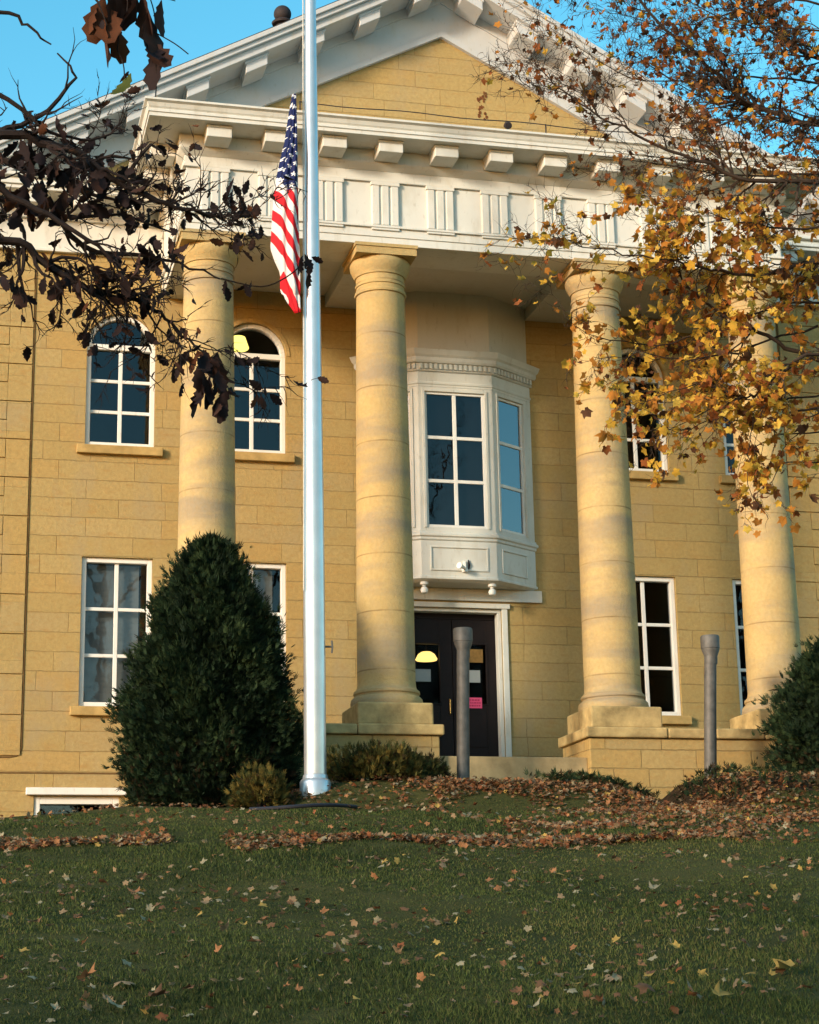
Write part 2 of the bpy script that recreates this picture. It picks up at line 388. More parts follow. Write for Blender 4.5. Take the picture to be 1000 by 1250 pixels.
# --- windows
def arcpts(w, r, z, n=20): return [(w+r*cos(pi*k/n), z+r*sin(pi*k/n)) for k in range(n+1)]
def arch_band(mb, w, r0, r1, z, y0, y1, n=20):
    a, b = arcpts(w, r0, z, n), arcpts(w, r1, z, n)
    for k in range(n):
        p = [(a[k], y0), (b[k], y0), (b[k+1], y0), (a[k+1], y0)]
        f = [(q[0], y0, q[1]) for q, _ in p]; g = [(q[0], y1, q[1]) for q, _ in p]
        mb.hexa(f+g)
def make_window(w, arch):
    z0 = UZ0 if arch else LZ0; z1 = USP if arch else LZ1
    mb = MB(); y0, y1 = .06, .2; fwid = .085
    mb.box(w-h_+.003, w-h_+fwid, y0, y1, z0+.003, z1); mb.box(w+h_-fwid, w+h_-.003, y0, y1, z0+.003, z1)
    mb.box(w-h_+fwid, w+h_-fwid, y0, y1, z0+.003, z0+fwid)
    gx0, gx1 = w-h_+fwid, w+h_-fwid; gz0 = z0+fwid
    if arch:
        arch_band(mb, w, h_-fwid, h_-.003, z1, y0, y1)
        mb.box(gx0, gx1, y0+.012, y1-.02, z1-.05, z1+.05); gz1 = z1-.05
    else:
        mb.box(gx0, gx1, y0, y1, z1-fwid, z1-.003); gz1 = z1-fwid
    # sash frame
    y0 = .085
    mb.box(w-.035, w+.035, y0+.03, y1-.03, gz0, gz1)
    for k in (1, 2):
        z = gz0+(gz1-gz0)*k/3
        mb.box(gx0, w-.035, y0+.034, y1-.034, z-.03, z+.03); mb.box(w+.035, gx1, y0+.034, y1-.034, z-.03, z+.03)
    fr = mb.build('window', M['white'], house, bevel=.008)
    g = MB(); yg = .145
    pts = [(gx0-.02, yg, gz0-.02), (gx1+.02, yg, gz0-.02)]
    if arch: pts += [(x, yg, z) for x, z in arcpts(w, h_-fwid+.02, z1)]
    else: pts += [(gx1+.02, yg, gz1+.02), (gx0-.02, yg, gz1+.02)]
    g.add(pts, [tuple(range(len(pts)))]); g.build('pane', M['glass'], fr)
    if not arch and w < 0:
        bl = MB()
        for k in range(26): zz = gz0+(gz1-gz0)*k/26; bl.hexa([(gx0-.03, .30, zz), (gx1-.12, .30, zz), (gx1-.12, .305, zz), (gx0-.03, .305, zz), (gx0-.03, .27, zz+.092), (gx1-.12, .27, zz+.092), (gx1-.12, .275, zz+.092), (gx0-.03, .275, zz+.092)])
        bl.build('blind', M['blind'], fr)
    s = MB(); s.box(w-h_-.14, w+h_+.14, -.10, .06, z0-.16, z0-.005); s.build('sill', M['sillstone'], fr, bevel=.012)
    # outer moulding
    if arch:
        t = MB()
        arch_band(t, w, h_+.003, h_+.075, USP, -.014, -.002)
        t.build('arch_moulding', M['trim'], fr, bevel=.012)
for w in wins: make_window(w, False); make_window(w, True)
# basement window
mb = MB(); mb.box(-7.26, -7.16, -.02, .2, -1.3, -.78); mb.box(-5.97, -5.87, -.02, .2, -1.3, -.78); mb.box(-7.16, -5.97, -.02, .2, -.90, -.78)
bw = mb.build('basement_window', M['white'], house, bevel=.008)
mb = MB(); mb.box(-7.40, -5.75, -.16, -.053, -.76, -.64); mb.build('lintel', M['white'], bw, bevel=.012)
mb = MB(); mb.box(-7.16, -5.97, .10, .12, -1.3, -.90); mb.build('pane', M['glass'], bw)

# --- door
mb = MB(); DY = .22
mb.box(-.865, .865, DY, DY+.06, 2.44, 2.595)                                   # transom board
dl = mb.build('door_head', M['doorwood'], house)
for s in (-1, 1):
    mb = MB()
    x0, x1 = sorted((s*.006, s*.862))
    w0, w1 = (-.74, -.24) if s < 0 else (.12, .62)
    z0, z1 = .92, 1.98
    y0, y1 = DY, DY+.06
    mb.box(x0, w0, y0, y1, -.41, 2.435); mb.box(w1, x1, y0, y1, -.41, 2.435); mb.box(w0, w1, y0, y1, -.41, z0); mb.box(w0, w1, y0, y1, z1, 2.435)
    for q0, q1 in ((-.28, .05), (.15, .78)):                                   # raised lower panels
        mb.box(w0+.02, w1-.02, y0-.012, y0-.002, q0, q1)
    for xa, xb, za, zb in ((w0-.03, w1+.03, z0-.03, z0), (w0-.03, w1+.03, z1, z1+.03), (w0-.03, w0, z0, z1), (w1, w1+.03, z0, z1)): mb.box(xa, xb, y0-.015, y0-.002, za, zb)
    do = mb.build('door', M['doorwood'], house, bevel=.006)
    g = MB(); g.quad((w0, y0+.03, z0), (w1, y0+.03, z0), (w1, y0+.03, z1), (w0, y0+.03, z1)); g.build('pane', M['glassdoor'], do)
    g = MB(); xh = s*.07; g.tube([(xh, y0-.001, .72), (xh, y0-.05, .74), (xh, y0-.05, .98), (xh, y0-.001, 1.0)], .012, 8); g.build('handle', M['brass'], do, True)
mb = MB()
for s in (-1, 1): mb.box(*sorted((s*.87, s*.975)), -.04, -.003, -.42, 2.6); mb.box(*sorted((s*.80, s*.868)), .02, .2, -.42, 2.535)
mb.box(-1.02, 1.02, -.06, -.003, 2.6, 2.69); mb.box(-.868, .868, .02, .2, 2.535, 2.598)
mb.build('door_casing', M['bay'], house, bevel=.008)

# --- columns
col0 = None
def column_parts(parent, x, y):
    mb = MB(); mb.box(x-.61, x+.61, y-.61, y+.61, .03, .385); mb.build('plinth', M['coping'], parent, bevel=.03)
    mb = MB(); mb.lathe(x, y, [(.575, .386), (.585, .43), (.57, .50), (.535, .535), (.515, .54), (.515, .565), (.535, .585), (.53, .625), (.505, .645), (.49, .655), (.475, .70), (.468, .76)], 40)
    mb.build('base', M['column'], parent, True)
    mb = MB(); prof = []
    for k in range(14):
        t = k/13; prof.append((.468-.062*(t**1.6)-.0*t, .758+t*(7.30-.758)))
    mb.lathe(x, y, prof, 40); mb.build('shaft', M['column'], parent, True)
    mb = MB(); mb.lathe(x, y, [(.406, 7.301), (.43, 7.31), (.44, 7.34), (.43, 7.37), (.408, 7.375), (.408, 7.45), (.425, 7.455), (.425, 7.49), (.41, 7.495), (.41, 7.62), (.432, 7.625), (.44, 7.66), (.465, 7.70), (.495, 7.76), (.51, 7.82), (.512, 7.86), (.49, 7.905)], 40)
    mb.box(x-.515, x+.515, y-.515, y+.515, 7.906, 8.03); mb.box(x-.535, x+.535, y-.535, y+.535, 8.03, 8.086)
    mb.build('capital', M['column'], parent, True)
for x in (-b_, -a_, a_, b_):
    e = bpy.data.objects.new('column', None); COL.objects.link(e); e.parent = house; e.location = Vector((x, -d_, .03))-wloc(house)
    column_parts(e, x, -d_)

# --- entablature of the portico
FX = b_+.45
mb = MB()
def ushape(mb, o, t, z0, z1):           # U shaped band, o proud of frieze, t deep
    mb.box(-FX-o, FX+o, EY-o, EY+t, z0, z1)
    mb.box(-FX-o, -FX+t, EY+t, 0, z0, z1); mb.box(FX-t, FX+o, EY+t, 0, z0, z1)
ushape(mb, 0, .9, 8.09, 8.225); ushape(mb, .018, .9, 8.226, 8.375); ushape(mb, .06, .9, 8.376, 8.42); ushape(mb, 0, .9, 8.421, 9.20)
ushape(mb, .05, .9, 9.201, 9.25); ushape(mb, .03, .9, 9.251, 9.40)
rings = [[(-FX-o, EY-o, z), (FX+o, EY-o, z), (FX+o, -.01, z), (-FX-o, -.01, z)] for o, z in ((.03, 9.401), (.06, 9.43), (.10, 9.47), (.12, 9.50), (.12, 9.735))]
mb.loft(rings)
ent = mb.build('entablature', M['paint'], house, bevel=.008)
SP = .957
def triglyph(o, ux, uy):
    mb = MB()
    for k in (-1, 0, 1):
        c = k*.165
        mb.lbox(o, ux, uy, c-.062, c+.062, .002, .055, 8.425, 9.13)
    mb.lbox(o, ux, uy, -.24, .24, .002, .03, 8.425, 9.13)
    mb.lbox(o, ux, uy, -.25, .25, .002, .066, 9.13, 9.198)
    mb.lbox(o, ux, uy, -.24, .24, .02, .05, 8.335, 8.374)
    mb.build('triglyph', M['paint'], ent, bevel=.01)
for k in range(-5, 6): triglyph((k*SP, EY), (1, 0), (0, -1))
for s in (-1, 1):
    for y in (EY+.45, EY+.45+SP, EY+.45+2*SP): triglyph((s*FX, y), (0, 1), (s, 0))
def modillion(par, o, ux, uy, z1=9.732, w=.205, dep=(.13, .54), h=.205):
    mb = MB()
    mb.lbox(o, ux, uy, -w, w, dep[0], dep[1], z1-h, z1-.045); mb.lbox(o, ux, uy, -w-.008, w+.008, dep[0], dep[1]+.006, z1-.045, z1)
    mb.build('modillion', M['paint'], par, bevel=.012)
for k in range(-5, 6): modillion(ent, (k*SP, EY), (1, 0), (0, -1))
for s in (-1, 1):
    for y in (EY+.55, EY+.55+SP, EY+.55+2*SP): modillion(ent, (s*FX, y), (0, 1), (s, 0))
mb = MB()
prof = ((.68, 9.736), (.68, 9.80), (.70, 9.805), (.70, 9.85), (.665, 9.855), (.665, 9.875), (.69, 9.90), (.715, 9.96), (.76, 9.985), (.76, 10.02), (.70, 10.03))
mb.loft([[(-FX-o, EY-o, z), (FX+o, EY-o, z), (FX+o, -.01, z), (-FX-o, -.01, z)] for o, z in prof])
mb.build('cornice', M['paint'], ent)
mb = MB()
mb.box(-FX+.9, FX-.9, EY+.9, -.005, 8.34, 8.39)
ce = mb.build('ceiling', M['ceil'], house, bevel=.01)
for x in (-a_, a_):
    mb = MB(); mb.box(x-.40, x+.40, EY+.9, -.006, 8.12, 8.339); mb.build('ceiling_beam', M['ceil'], ce, bevel=.01)

# --- wall cornice left and right of the portico, and behind it
for s in (-1, 1):
    mb = MB(); x0 = FX+.002
    mb.box(*sorted((s*x0, s*(HX+.05))), -.05, -.004, 8.86, 9.40); mb.box(*sorted((s*x0, s*(HX+.08))), -.09, -.004, 8.80, 8.858)
    for z0, z1, o in ((9.40, 9.50, .12), (9.72, 9.79, .62), (9.79, 9.86, .66), (9.86, 9.93, .62), (9.93, 10.0, .70)):
        mb.box(*sorted((s*(FX+.003 if o < .3 else FX+.765), s*(HX+o))), -o, -.004 if o < .3 else .4, z0+.001, z1)
    mb.box(*sorted((s*(FX+.003), s*(HX+.12))), -.12, -.004, 9.501, 9.719)
    ec = mb.build('eave_cornice', M['paint'], house, bevel=.01)
    for k in range(6, 10):
        if k*SP < HX: modillion(ec, (s*k*SP, 0), (1, 0), (0, -1), 9.718, .2, (.125, .55))

# --- gable: roof, raking cornice, brackets, raking frieze
RS, RA = .556, 15.05
XE = 9.25
def rake(mb, y0, y1, t0, t1, xe=XE, xi=0):
    for s in (-1, 1):
        p = [(s*xi, RA-RS*xi-t0), (s*xe, RA-RS*xe-t0), (s*xe, RA-RS*xe-t1), (s*xi, RA-RS*xi-t1)]
        if s < 0: p = p[::-1]
        mb.hexa([(x, y0, z) for x, z in p]+[(x, y1, z) for x, z in p])
mb = MB(); rake(mb, -.84, 15.4, -.05, 0); mb.build('roof', M['roof'], house)
mb = MB(); rake(mb, -.92, .3, .002, .10); rake(mb, -.87, .3, .102, .20); rake(mb, -.80, .3, .202, .36)
rk = mb.build('raking_cornice', M['paintshade'], house, bevel=.008)  # shade on the rake is put into this greyed paint
mb = MB()
for s in (-1, 1):
    x1 = 8.3
    top = lambda x: RA-RS*x-.362
    bot = lambda x: TA-TS*x
    for yo, f0, f1 in ((-.10, 0, .22), (-.065, .22, .86), (-.09, .86, 1.0)):
        p = []
        for x, f in ((.0, f0), (x1, f0), (x1, f1), (.0, f1)): p.append((s*x, top(x)*(1-f)+bot(x)*f-(.001 if f == f0 else 0)))
        if s < 0: p = p[::-1]
        mb.hexa([(x, yo, z) for x, z in p]+[(x, -.004, z) for x, z in p])
mb.build('raking_frieze', M['paintshade'], rk)
for s in (-1, 1):
    for k in range(0, 8):
        mb = MB(); xm = .47+k*1.07
        for w, t, yo in ((.20, .36, -.70), (.225, .36, -.72)):
            tt = .60 if w < .21 else .42
            p = [(s*(xm-w), RA-RS*(xm-w)-t-.002), (s*(xm+w), RA-RS*(xm+w)-t-.002), (s*(xm+w), RA-RS*(xm+w)-tt), (s*(xm-w), RA-RS*(xm-w)-tt)]
            if s < 0: p = p[::-1]
            mb.hexa([(x, yo, z) for x, z in p]+[(x, -.102, z) for x, z in p])
        mb.build('rake_bracket', M['paintshade'], rk, bevel=.012)
# rust streaks on the tympanum
for k in range(26):
    mb = MB()
    rp = at(586, 112+34*random.random(), 0); x = rp.x+random.uniform(-.045, .045)+(.1 if k > 11 else 0); z = rp.z; s_ = random.uniform(.015, .04)
    p = [(x+s_*cos(t)*random.uniform(.6, 1.2), -.004, z+s_*1.3*sin(t)*random.uniform(.6, 1.2)) for t in (0, 1, 2, 3, 4, 5)]
    mb.add([(q[0], -.004-.0004*k, q[2]) for q in p], [tuple(range(6))])
    mb.build('rust_stain', M['rust'], house)

# --- finial on the roof
fy = -.45; fx = at(345, 40, fy).x
fz = RA+RS*fx+.03
fin = empty('finial', (fx, fy, fz), 'dark ball finial standing on the left roof slope behind the flagpole', 'finial')
mb = MB(); mb.lathe(fx, fy, [(.26, fz-.25), (.24, fz+.02), (.17, fz+.06), (.12, fz+.10), (.12, fz+.13)], 20); mb.build('finial_base', M['finial'], fin, True)
mb = MB(); mb.lathe(fx, fy, [(.11, fz+.131), (.19, fz+.15), (.205, fz+.185), (.17, fz+.22), (.10, fz+.235)], 24); mb.build('collar', M['finial'], fin, True)
mb = MB(); mb.lathe(fx, fy, [(.165*cos(t), fz+.37+.165*sin(t)) for t in [(-.95+k*2.50/12) for k in range(13)]], 24); mb.build('ball', M['finial'], fin, True)

# --- bay window
BC, BF, BW, BD = -.05, .69, 1.60, .60
def bayring(o, z):
    k = o*.62
    return [(BC-BW-o*1.35, -.003, z), (BC-BF-k, -BD-o, z), (BC+BF+k, -BD-o, z), (BC+BW+o*1.35, -.003, z)]
mb = MB()
mb.loft([bayring(o, z) for o, z in ((-.06, 2.95), (-.02, 2.97), (.02, 2.99), (.02, 3.03), (0, 3.04), (0, 3.68))])
mb.loft([bayring(o, z) for o, z in ((.0, 3.681), (.02, 3.70), (.02, 3.74), (.05, 3.76), (.05, 3.80), (.02, 3.83), (.02, 3.86))])
mb.loft([bayring(o, z) for o, z in ((.0, 6.52), (.0, 6.56), (.015, 6.57), (.015, 6.61), (0, 6.615), (0, 6.80))])
mb.loft([bayring(o, z) for o, z in ((.02, 6.801), (.04, 6.82), (.04, 6.835))])
mb.loft([bayring(o, z) for o, z in ((.03, 6.836), (.03, 6.94), (.08, 6.95), (.10, 6.99), (.10, 7.05), (.13, 7.09), (.15, 7.15), (.16, 7.19), (.02, 7.24))])
# window walls
faces = [((BC-BW, -.003), (BC-BF, -BD)), ((BC-BF, -BD), (BC+BF, -BD)), ((BC+BF, -BD), (BC+BW, -.003))]
wi = []
for i, (p, q) in enumerate(faces):
    Lf = math.hypot(q[0]-p[0], q[1]-p[1]); ux = ((q[0]-p[0])/Lf, (q[1]-p[1])/Lf); uy = (ux[1], -ux[0])     # outward
    if i == 1: m0, m1 = .115, Lf-.15
    elif i == 2: m0, m1 = .15, .86
    else: m0, m1 = Lf-.86, Lf-.15
    z0, z1 = 3.861, 6.519; w0, w1 = 3.93, 6.43
    mb.lbox(p, ux, uy, .0, m0, -.12, -.001, z0, z1); mb.lbox(p, ux, uy, m1, Lf, -.12, -.001, z0, z1)
    mb.lbox(p, ux, uy, m0, m1, -.12, -.001, z0, w0); mb.lbox(p, ux, uy, m0, m1, -.12, -.001, w1, z1)
    # casing strips and pilaster strips
    for e0, e1 in ((m0-.05, m0), (m1, m1+.05)): mb.lbox(p, ux, uy, e0, e1, .001, .022, w0-.02, w1+.05)
    mb.lbox(p, ux, uy, m0, m1, .001, .022, w1, w1+.05)
    # apron moulding
    f0, f1 = (.16, Lf-.16) if i == 1 else (.14, Lf-.25)
    for e in ((f0, f1, 3.14, 3.17), (f0, f1, 3.55, 3.58), (f0, f0+.03, 3.17, 3.55), (f1-.03, f1, 3.17, 3.55)): mb.lbox(p, ux, uy, e[0], e[1], .001, .022, e[2], e[3])
    wi.append((p, ux, uy, m0, m1, w0, w1, i, Lf))
bayo = mb.build('bay_window', M['bay'], house, bevel=.006)
mb = MB(); mb.loft([bayring(o, z) for o, z in ((-.03, 7.20), (-.03, 8.338))]); mb.build('upper_bay_wall', M['ceil'], bayo)
for p, ux, uy, m0, m1, w0, w1, i, Lf in wi:
    mb = MB(); n = int(Lf/.088)
    for k in range(n):
        c = (k+.5)*Lf/n
        mb.lbox(p, ux, uy, c-.024, c+.024, .028, .075, 6.84, 6.935)
    mb.build('dentils', M['bay'], bayo)
for p, ux, uy, m0, m1, w0, w1, i, Lf in wi:
    mb = MB(); fr = .045
    mb.lbox(p, ux, uy, m0, m0+fr, -.075, -.02, w0, w1); mb.lbox(p, ux, uy, m1-fr, m1, -.075, -.02, w0, w1)
    mb.lbox(p, ux, uy, m0+fr, m1-fr, -.075, -.02, w0, w0+fr); mb.lbox(p, ux, uy, m0+fr, m1-fr, -.075, -.02, w1-fr, w1)
    if i == 1: c = (m0+m1)/2; mb.lbox(p, ux, uy, c-.033, c+.033, -.072, -.025, w0+fr, w1-fr)
    for k in (1, 2):
        z = w0+fr+(w1-w0-2*fr)*k/3
        if i == 1:
            mb.lbox(p, ux, uy, m0+fr, c-.033, -.07, -.027, z-.03, z+.03); mb.lbox(p, ux, uy, c+.033, m1-fr, -.07, -.027, z-.03, z+.03)
        else: mb.lbox(p, ux, uy, m0+fr, m1-fr, -.07, -.027, z-.03, z+.03)
    so = mb.build('sash', M['white'], bayo, bevel=.005)
    g = MB(); pt = lambda a, b, z: (p[0]+ux[0]*a+uy[0]*b, p[1]+ux[1]*a+uy[1]*b, z)
    g.quad(pt(m0, -.05, w0), pt(m1, -.05, w0), pt(m1, -.05, w1), pt(m0, -.05, w1))
    g.build('pane', M['glass'] if i == 1 else M['glassbay'], bayo)
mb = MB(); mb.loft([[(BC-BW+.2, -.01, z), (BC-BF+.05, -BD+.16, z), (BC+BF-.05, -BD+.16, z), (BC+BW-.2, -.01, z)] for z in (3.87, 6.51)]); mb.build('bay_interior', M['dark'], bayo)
mb = MB(); mb.box(-1.66, 1.63, -.06, -.004, 2.73, 2.945); mb.build('bay_backboard', M['bay'], bayo, bevel=.006)

# --- pedestals (stone platforms either side of the steps) and landing
for s in (-1, 1):
    x0, x1 = a_-.68, b_+.68
    mb = MB(); mb.box(*sorted((s*x0, s*x1)), -d_-.68, -d_+.68, -2.4, -.14)
    pw = mb.build('pedestal_wall', M['ped'], house, bevel=.02)
    # coping in separate worn slabs
    ex = [x0-.07, x0+1.32, x0+2.15, x0+3.0, x1+.07]
    for k in range(4):
        xa, xb = sorted((s*(ex[k]+.006), s*(ex[k+1]-.006)))
        mb = MB(); mb.box(xa, xb, -d_-.75, -d_+.72, -.139, .029-.008*(k % 2)); mb.build('coping', M['coping'], pw, bevel=.025)
mb = MB(); mb.box(-a_+.675, a_-.675, -d_-.55, -d_+.69, -2.3, -.44); mb.box(-b_-.66, b_+.66, -d_+.69, -.06, -2.3, -.44)
mb.build('landing', M['step'], house, bevel=.02)

# ------------------------------------------------------------------ things fixed to the front
def sheet(name, x0, x1, z0, z1, y, mat, label, cat, group=None):
    mb = MB(); mb.box(x0, x1, y-.004, y, z0, z1); o = mb.build(name, mat); tag(o, label, cat, group); return o
sheet('paper_notice', -.74, -.41, 1.30, 1.52, DY-.018, M['paper'], 'grey paper notice on the left door leaf below the lit lamp', 'notice')
sheet('paper_notice', .16, .50, 1.30, 1.52, DY-.018, M['paper'], 'grey paper notice on the right door leaf above the pink sign', 'notice')
sheet('amber_reflection', .16, .56, 1.66, 1.90, DY-.018, M['amber'], 'amber sheet painted as a reflection at the top of the right door pane', 'notice')  # amber sheet stands in for the reflection in the pane
pk = sheet('pink_sign', .14, .52, .84, 1.03, DY-.018, M['pink'], 'small bright pink sign taped on the dark right door leaf', 'sign')
mb = MB()
for r_, z in enumerate((.985, .935, .885)):
    x = .18
    while x < .47:
        w = random.uniform(.02, .045); mb.box(x, x+w, DY-.0245, DY-.0225, z-.013, z+.013); x += w+.014
po = mb.build('lettering', M['pinkink'], pk)
lt = empty('hall_lamp', (-.45, 1.0, 1.86), 'warm lit lamp glowing behind the left door pane', 'lamp')
mb = MB(); mb.lathe(-.38, .6, [(.19, 1.75), (.20, 1.77), (.15, 1.86), (.09, 1.90), (.03, 1.91)], 20); mb.build('lamp_shade', M['lamp'], lt, True)
mb = MB(); mb.tube([(-.38, .6, 1.91), (-.38, .6, 4.2)], .012, 6); mb.build('lamp_cord', M['doorwood'], lt)
lt = empty('ceiling_lamp', (-3.55, 1.7, 7.9), 'yellow lit ceiling lamp behind the arched window left of the flagpole', 'lamp')
lp = at(291, 418, 1.7)
mb = MB(); mb.lathe(lp.x, 1.7, [(.19, lp.z-.13), (.20, lp.z-.11), (.13, lp.z+.10), (.05, lp.z+.12)], 20); mb.build('lamp_shade', M['lampy'], lt, True)
mb = MB(); mb.tube([(lp.x, 1.7, lp.z+.12), (lp.x, 1.7, 9.29)], .015, 6); mb.build('lamp_cord', M['doorwood'], lt)
# small globe lamps under the bay
for sx, lab in ((-.62, 'small white globe lamp under the left corner of the bay window'), (.62, 'small white globe lamp under the right corner of the bay window')):
    x, y = BC+sx, -BD+.12
    e = empty('globe_lamp', (x, y, 2.9), lab, 'lamp', 'globe lamps under the bay window')
    mb = MB(); mb.lathe(x, y, [(.075, 2.947), (.075, 2.903), (.035, 2.898), (.035, 2.868)], 16); mb.build('lamp_base', M['white'], e, True)
    mb = MB(); mb.lathe(x, y, [(.02, 2.868), (.055, 2.848), (.07, 2.808), (.055, 2.758), (.015, 2.738)], 16); mb.build('globe', M['lampwhite'], e, True)
# flood light and dark bracket on the apron
e = empty('flood_light', (.02, -BD-.01, 3.1), 'small white flood light on the apron of the bay window', 'lamp')
p0 = at(567, 692, -BD)
mb = MB(); mb.lathe(p0.x, -BD-.03, [(.05, p0.z-.10), (.05, p0.z-.04)], 12); mb.box(p0.x-.015, p0.x+.015, -BD-.06, -BD-.001, p0.z-.07, p0.z+.10); mb.build('mount', M['white'], e)
mb = MB(); mb.tube([(p0.x, -BD-.06, p0.z-.05), (p0.x-.07, -BD-.13, p0.z-.03), (p0.x-.15, -BD-.2, p0.z-.02)], [.02, .035, .055], 12); mb.build('lamp_head', M['lampwhite'], e, True)
p1 = at(572, 690, -BD)
mb = MB(); mb.tube([(p1.x, -BD-.002, p1.z-.09), (p1.x+.005, -BD-.03, p1.z), (p1.x-.005, -BD-.02, p1.z+.09)], [.012, .022, .010], 8)
tag(mb.build('cable_clip', M['doorwood'], None, True), 'small dark cable clip beside the flood light on the bay apron', 'clip')
# floodlight on the tympanum ledge and wire
p = at(562, 143, -.3); p.z = 10.18
e = empty('ledge_light', (p.x, -1.1, 10.03), 'small dark spotlight standing on the portico roof before the tympanum', 'lamp')
mb = MB(); mb.box(p.x-.04, p.x+.04, -3.3, -3.2, 10.031, 10.12); mb.tube([(p.x, -3.25, 10.12), (p.x, -3.25, 10.4)], .015, 8); mb.build('mount', M['steel'], e)
mb = MB(); mb.tube([(p.x-.01, -3.34, 10.4), (p.x, -3.25, 10.45), (p.x, -3.12, 10.50)], [.06, .07, .035], 12); mb.build('lamp_head', M['finial'], e, True)

mb = MB(); wy = EY-.25; mb.tube([(x, wy, 10.42+.015*sin(x*3)) for x in np.linspace(-3.4, 4.6, 24)], .009, 6)
for x in (-3.4, .9, 4.6): mb.tube([(x, wy, 10.03), (x, wy, 10.44)], .012, 6)
tag(mb.build('roof_wire', M['finial'], None, True), 'thin dark wire running along the portico roof edge below the tympanum', 'wire')

# ------------------------------------------------------------------ flagpole and flag
PY = -5.7
pb = at(385, 957, PY)
pz = float(gz(pb.x, PY))
pole = empty('flagpole', (pb.x, PY, pz), 'tall tapered aluminium flagpole in the bed left of the entrance', 'flagpole')
ptop = 13.2
def prad(z): return float(np.interp(z-pb.z, [0, 3.6, 7.3, 11.5, 14.5], [.158, .154, .124, .092, .074]))
mb = MB(); mb.lathe(pb.x, PY, [(prad(z), z) for z in np.linspace(pz-.3, ptop, 14)], 36); mb.build('pole', M['pole'], pole, True)
mb = MB(); mb.lathe(pb.x, PY, [(.22, pz-.1), (.22, pb.z+.02), (.205, pb.z+.05), (.18, pb.z+.07), (.172, pb.z+.12), (.16, pb.z+.13)], 32); mb.build('collar', M['pole'], pole, True)
mb = MB(); mb.lathe(pb.x, PY, [(.02, ptop), (.10, ptop+.04), (.14, ptop+.14), (.10, ptop+.24), (.01, ptop+.28)], 20); mb.build('ball', M['brass'], pole, True)
cl = at(402, 790, PY)
mb = MB()
mb.tube([(cl.x-.06, PY-.03, cl.z), (cl.x+.03, PY-.03, cl.z)], .014, 8); mb.tube([(cl.x+.03, PY-.03, cl.z-.09), (cl.x+.04, PY-.03, cl.z), (cl.x+.03, PY-.03, cl.z+.09)], .014, 8)
mb.build('cleat', M['steel'], pole, True)
mb = MB(); lx = at(361, 60, PY).x
mb.tube([(pb.x-prad(13)-.03, PY-.02, 13.0), (pb.x-prad(10.7)-.03, PY-.02, 10.7), (pb.x-prad(8)-.025, PY-.05, 8), (pb.x-prad(4)-.012, PY-.08, 4), (pb.x-prad(2)-.012, PY-.08, 1.6)], .009, 6); mb.build('halyard', M['rope'], pole)

# flag cloth: limp folds beside the pole
def flag_mat():
    m, nt, b = new_mat('flag_cloth')
    uv = N(nt, 'ShaderNodeUVMap'); sx = N(nt, 'ShaderNodeSeparateXYZ'); L(nt, uv.outputs[0], sx.inputs[0])
    U, V = sx.outputs[0], sx.outputs[1]          # U along the fly in metres, V across stripes in stripe units
    def mth(op, a, b2=None, c=None):
        n = N(nt, 'ShaderNodeMath', operation=op)
        for i, x in enumerate((a, b2, c)):
            if x is None: continue
            if hasattr(x, 'is_output'): L(nt, x, n.inputs[i])
            else: n.inputs[i].default_value = x
        return n.outputs[0]
    par = mth('MODULO', mth('FLOOR', mth('ADD', V, 20.0)), 2.0)
    stripe = mixc(nt, par, (.62, .014, .024), (.76, .72, .70))
    # stars on a staggered grid
    gx_ = mth('DIVIDE', U, .150); gy_ = mth('DIVIDE', V, 1.25)
    def star(ox, oy):
        fx_ = mth('SUBTRACT', mth('FRACT', mth('ADD', gx_, ox)), .5); fy_ = mth('SUBTRACT', mth('FRACT', mth('ADD', gy_, oy)), .5)
        fy_ = mth('MULTIPLY', fy_, .78)
        rr = mth('SQRT', mth('ADD', mth('MULTIPLY', fx_, fx_), mth('MULTIPLY', fy_, fy_)))
        an = mth('ARCTAN2', fy_, fx_)
        lim = mth('ADD', .21, mth('MULTIPLY', .085, mth('COSINE', mth('MULTIPLY', an, 5.0))))
        return mth('LESS_THAN', rr, lim)
    st = star(0, 0)
    can = mixc(nt, st, (.012, .020, .095), (.80, .80, .82))
    inc = mth('MULTIPLY', mth('LESS_THAN', U, 1.02), mth('LESS_THAN', V, 7.0))
    c = mixc(nt, inc, stripe, can)
    L(nt, c, b.inputs['Base Color']); b.inputs['Roughness'].default_value = .7; b.inputs['Specular IOR Level'].default_value = .2
    tl = N(nt, 'ShaderNodeBsdfTranslucent'); L(nt, c, tl.inputs[0]); mx = N(nt, 'ShaderNodeMixShader'); mx.inputs[0].default_value = .25
    L(nt, b.outputs[0], mx.inputs[1]); L(nt, tl.outputs[0], mx.inputs[2]); L(nt, mx.outputs[0], nt.nodes['Material Output'].inputs[0])
    w = N(nt, 'ShaderNodeTexWave'); 
    return m
def lerp_tab(t, tab):
    for (a, x), (b, y) in zip(tab, tab[1:]):
        if t <= b: return x+(y-x)*(t-a)/(b-a)
    return tab[-1][1]
left_tab = [(115, 357), (140, 353), (170, 349), (200, 342), (225, 337), (260, 334), (300, 332), (315, 337), (330, 344), (350, 344), (365, 349), (382, 361)]
right_tab = [(115, 361), (382, 366.5)]
crease_tab = [(115, 358.5), (170, 354), (215, 344), (232, 343.5), (270, 342), (310, 344.5), (340, 347.5), (382, 362)]
VN, UN = 60, 22
verts, uvs = [], []
FY = PY-.12
t0 = at(345, 640*.2718+60, FY)      # canton corner reference
ref = at(300+180*.2718, 60+640*.2718, FY)
fly = Vector((68, 0, -170)).normalized(); hst = Vector((-170, 0, -68)).normalized()
SW = .072
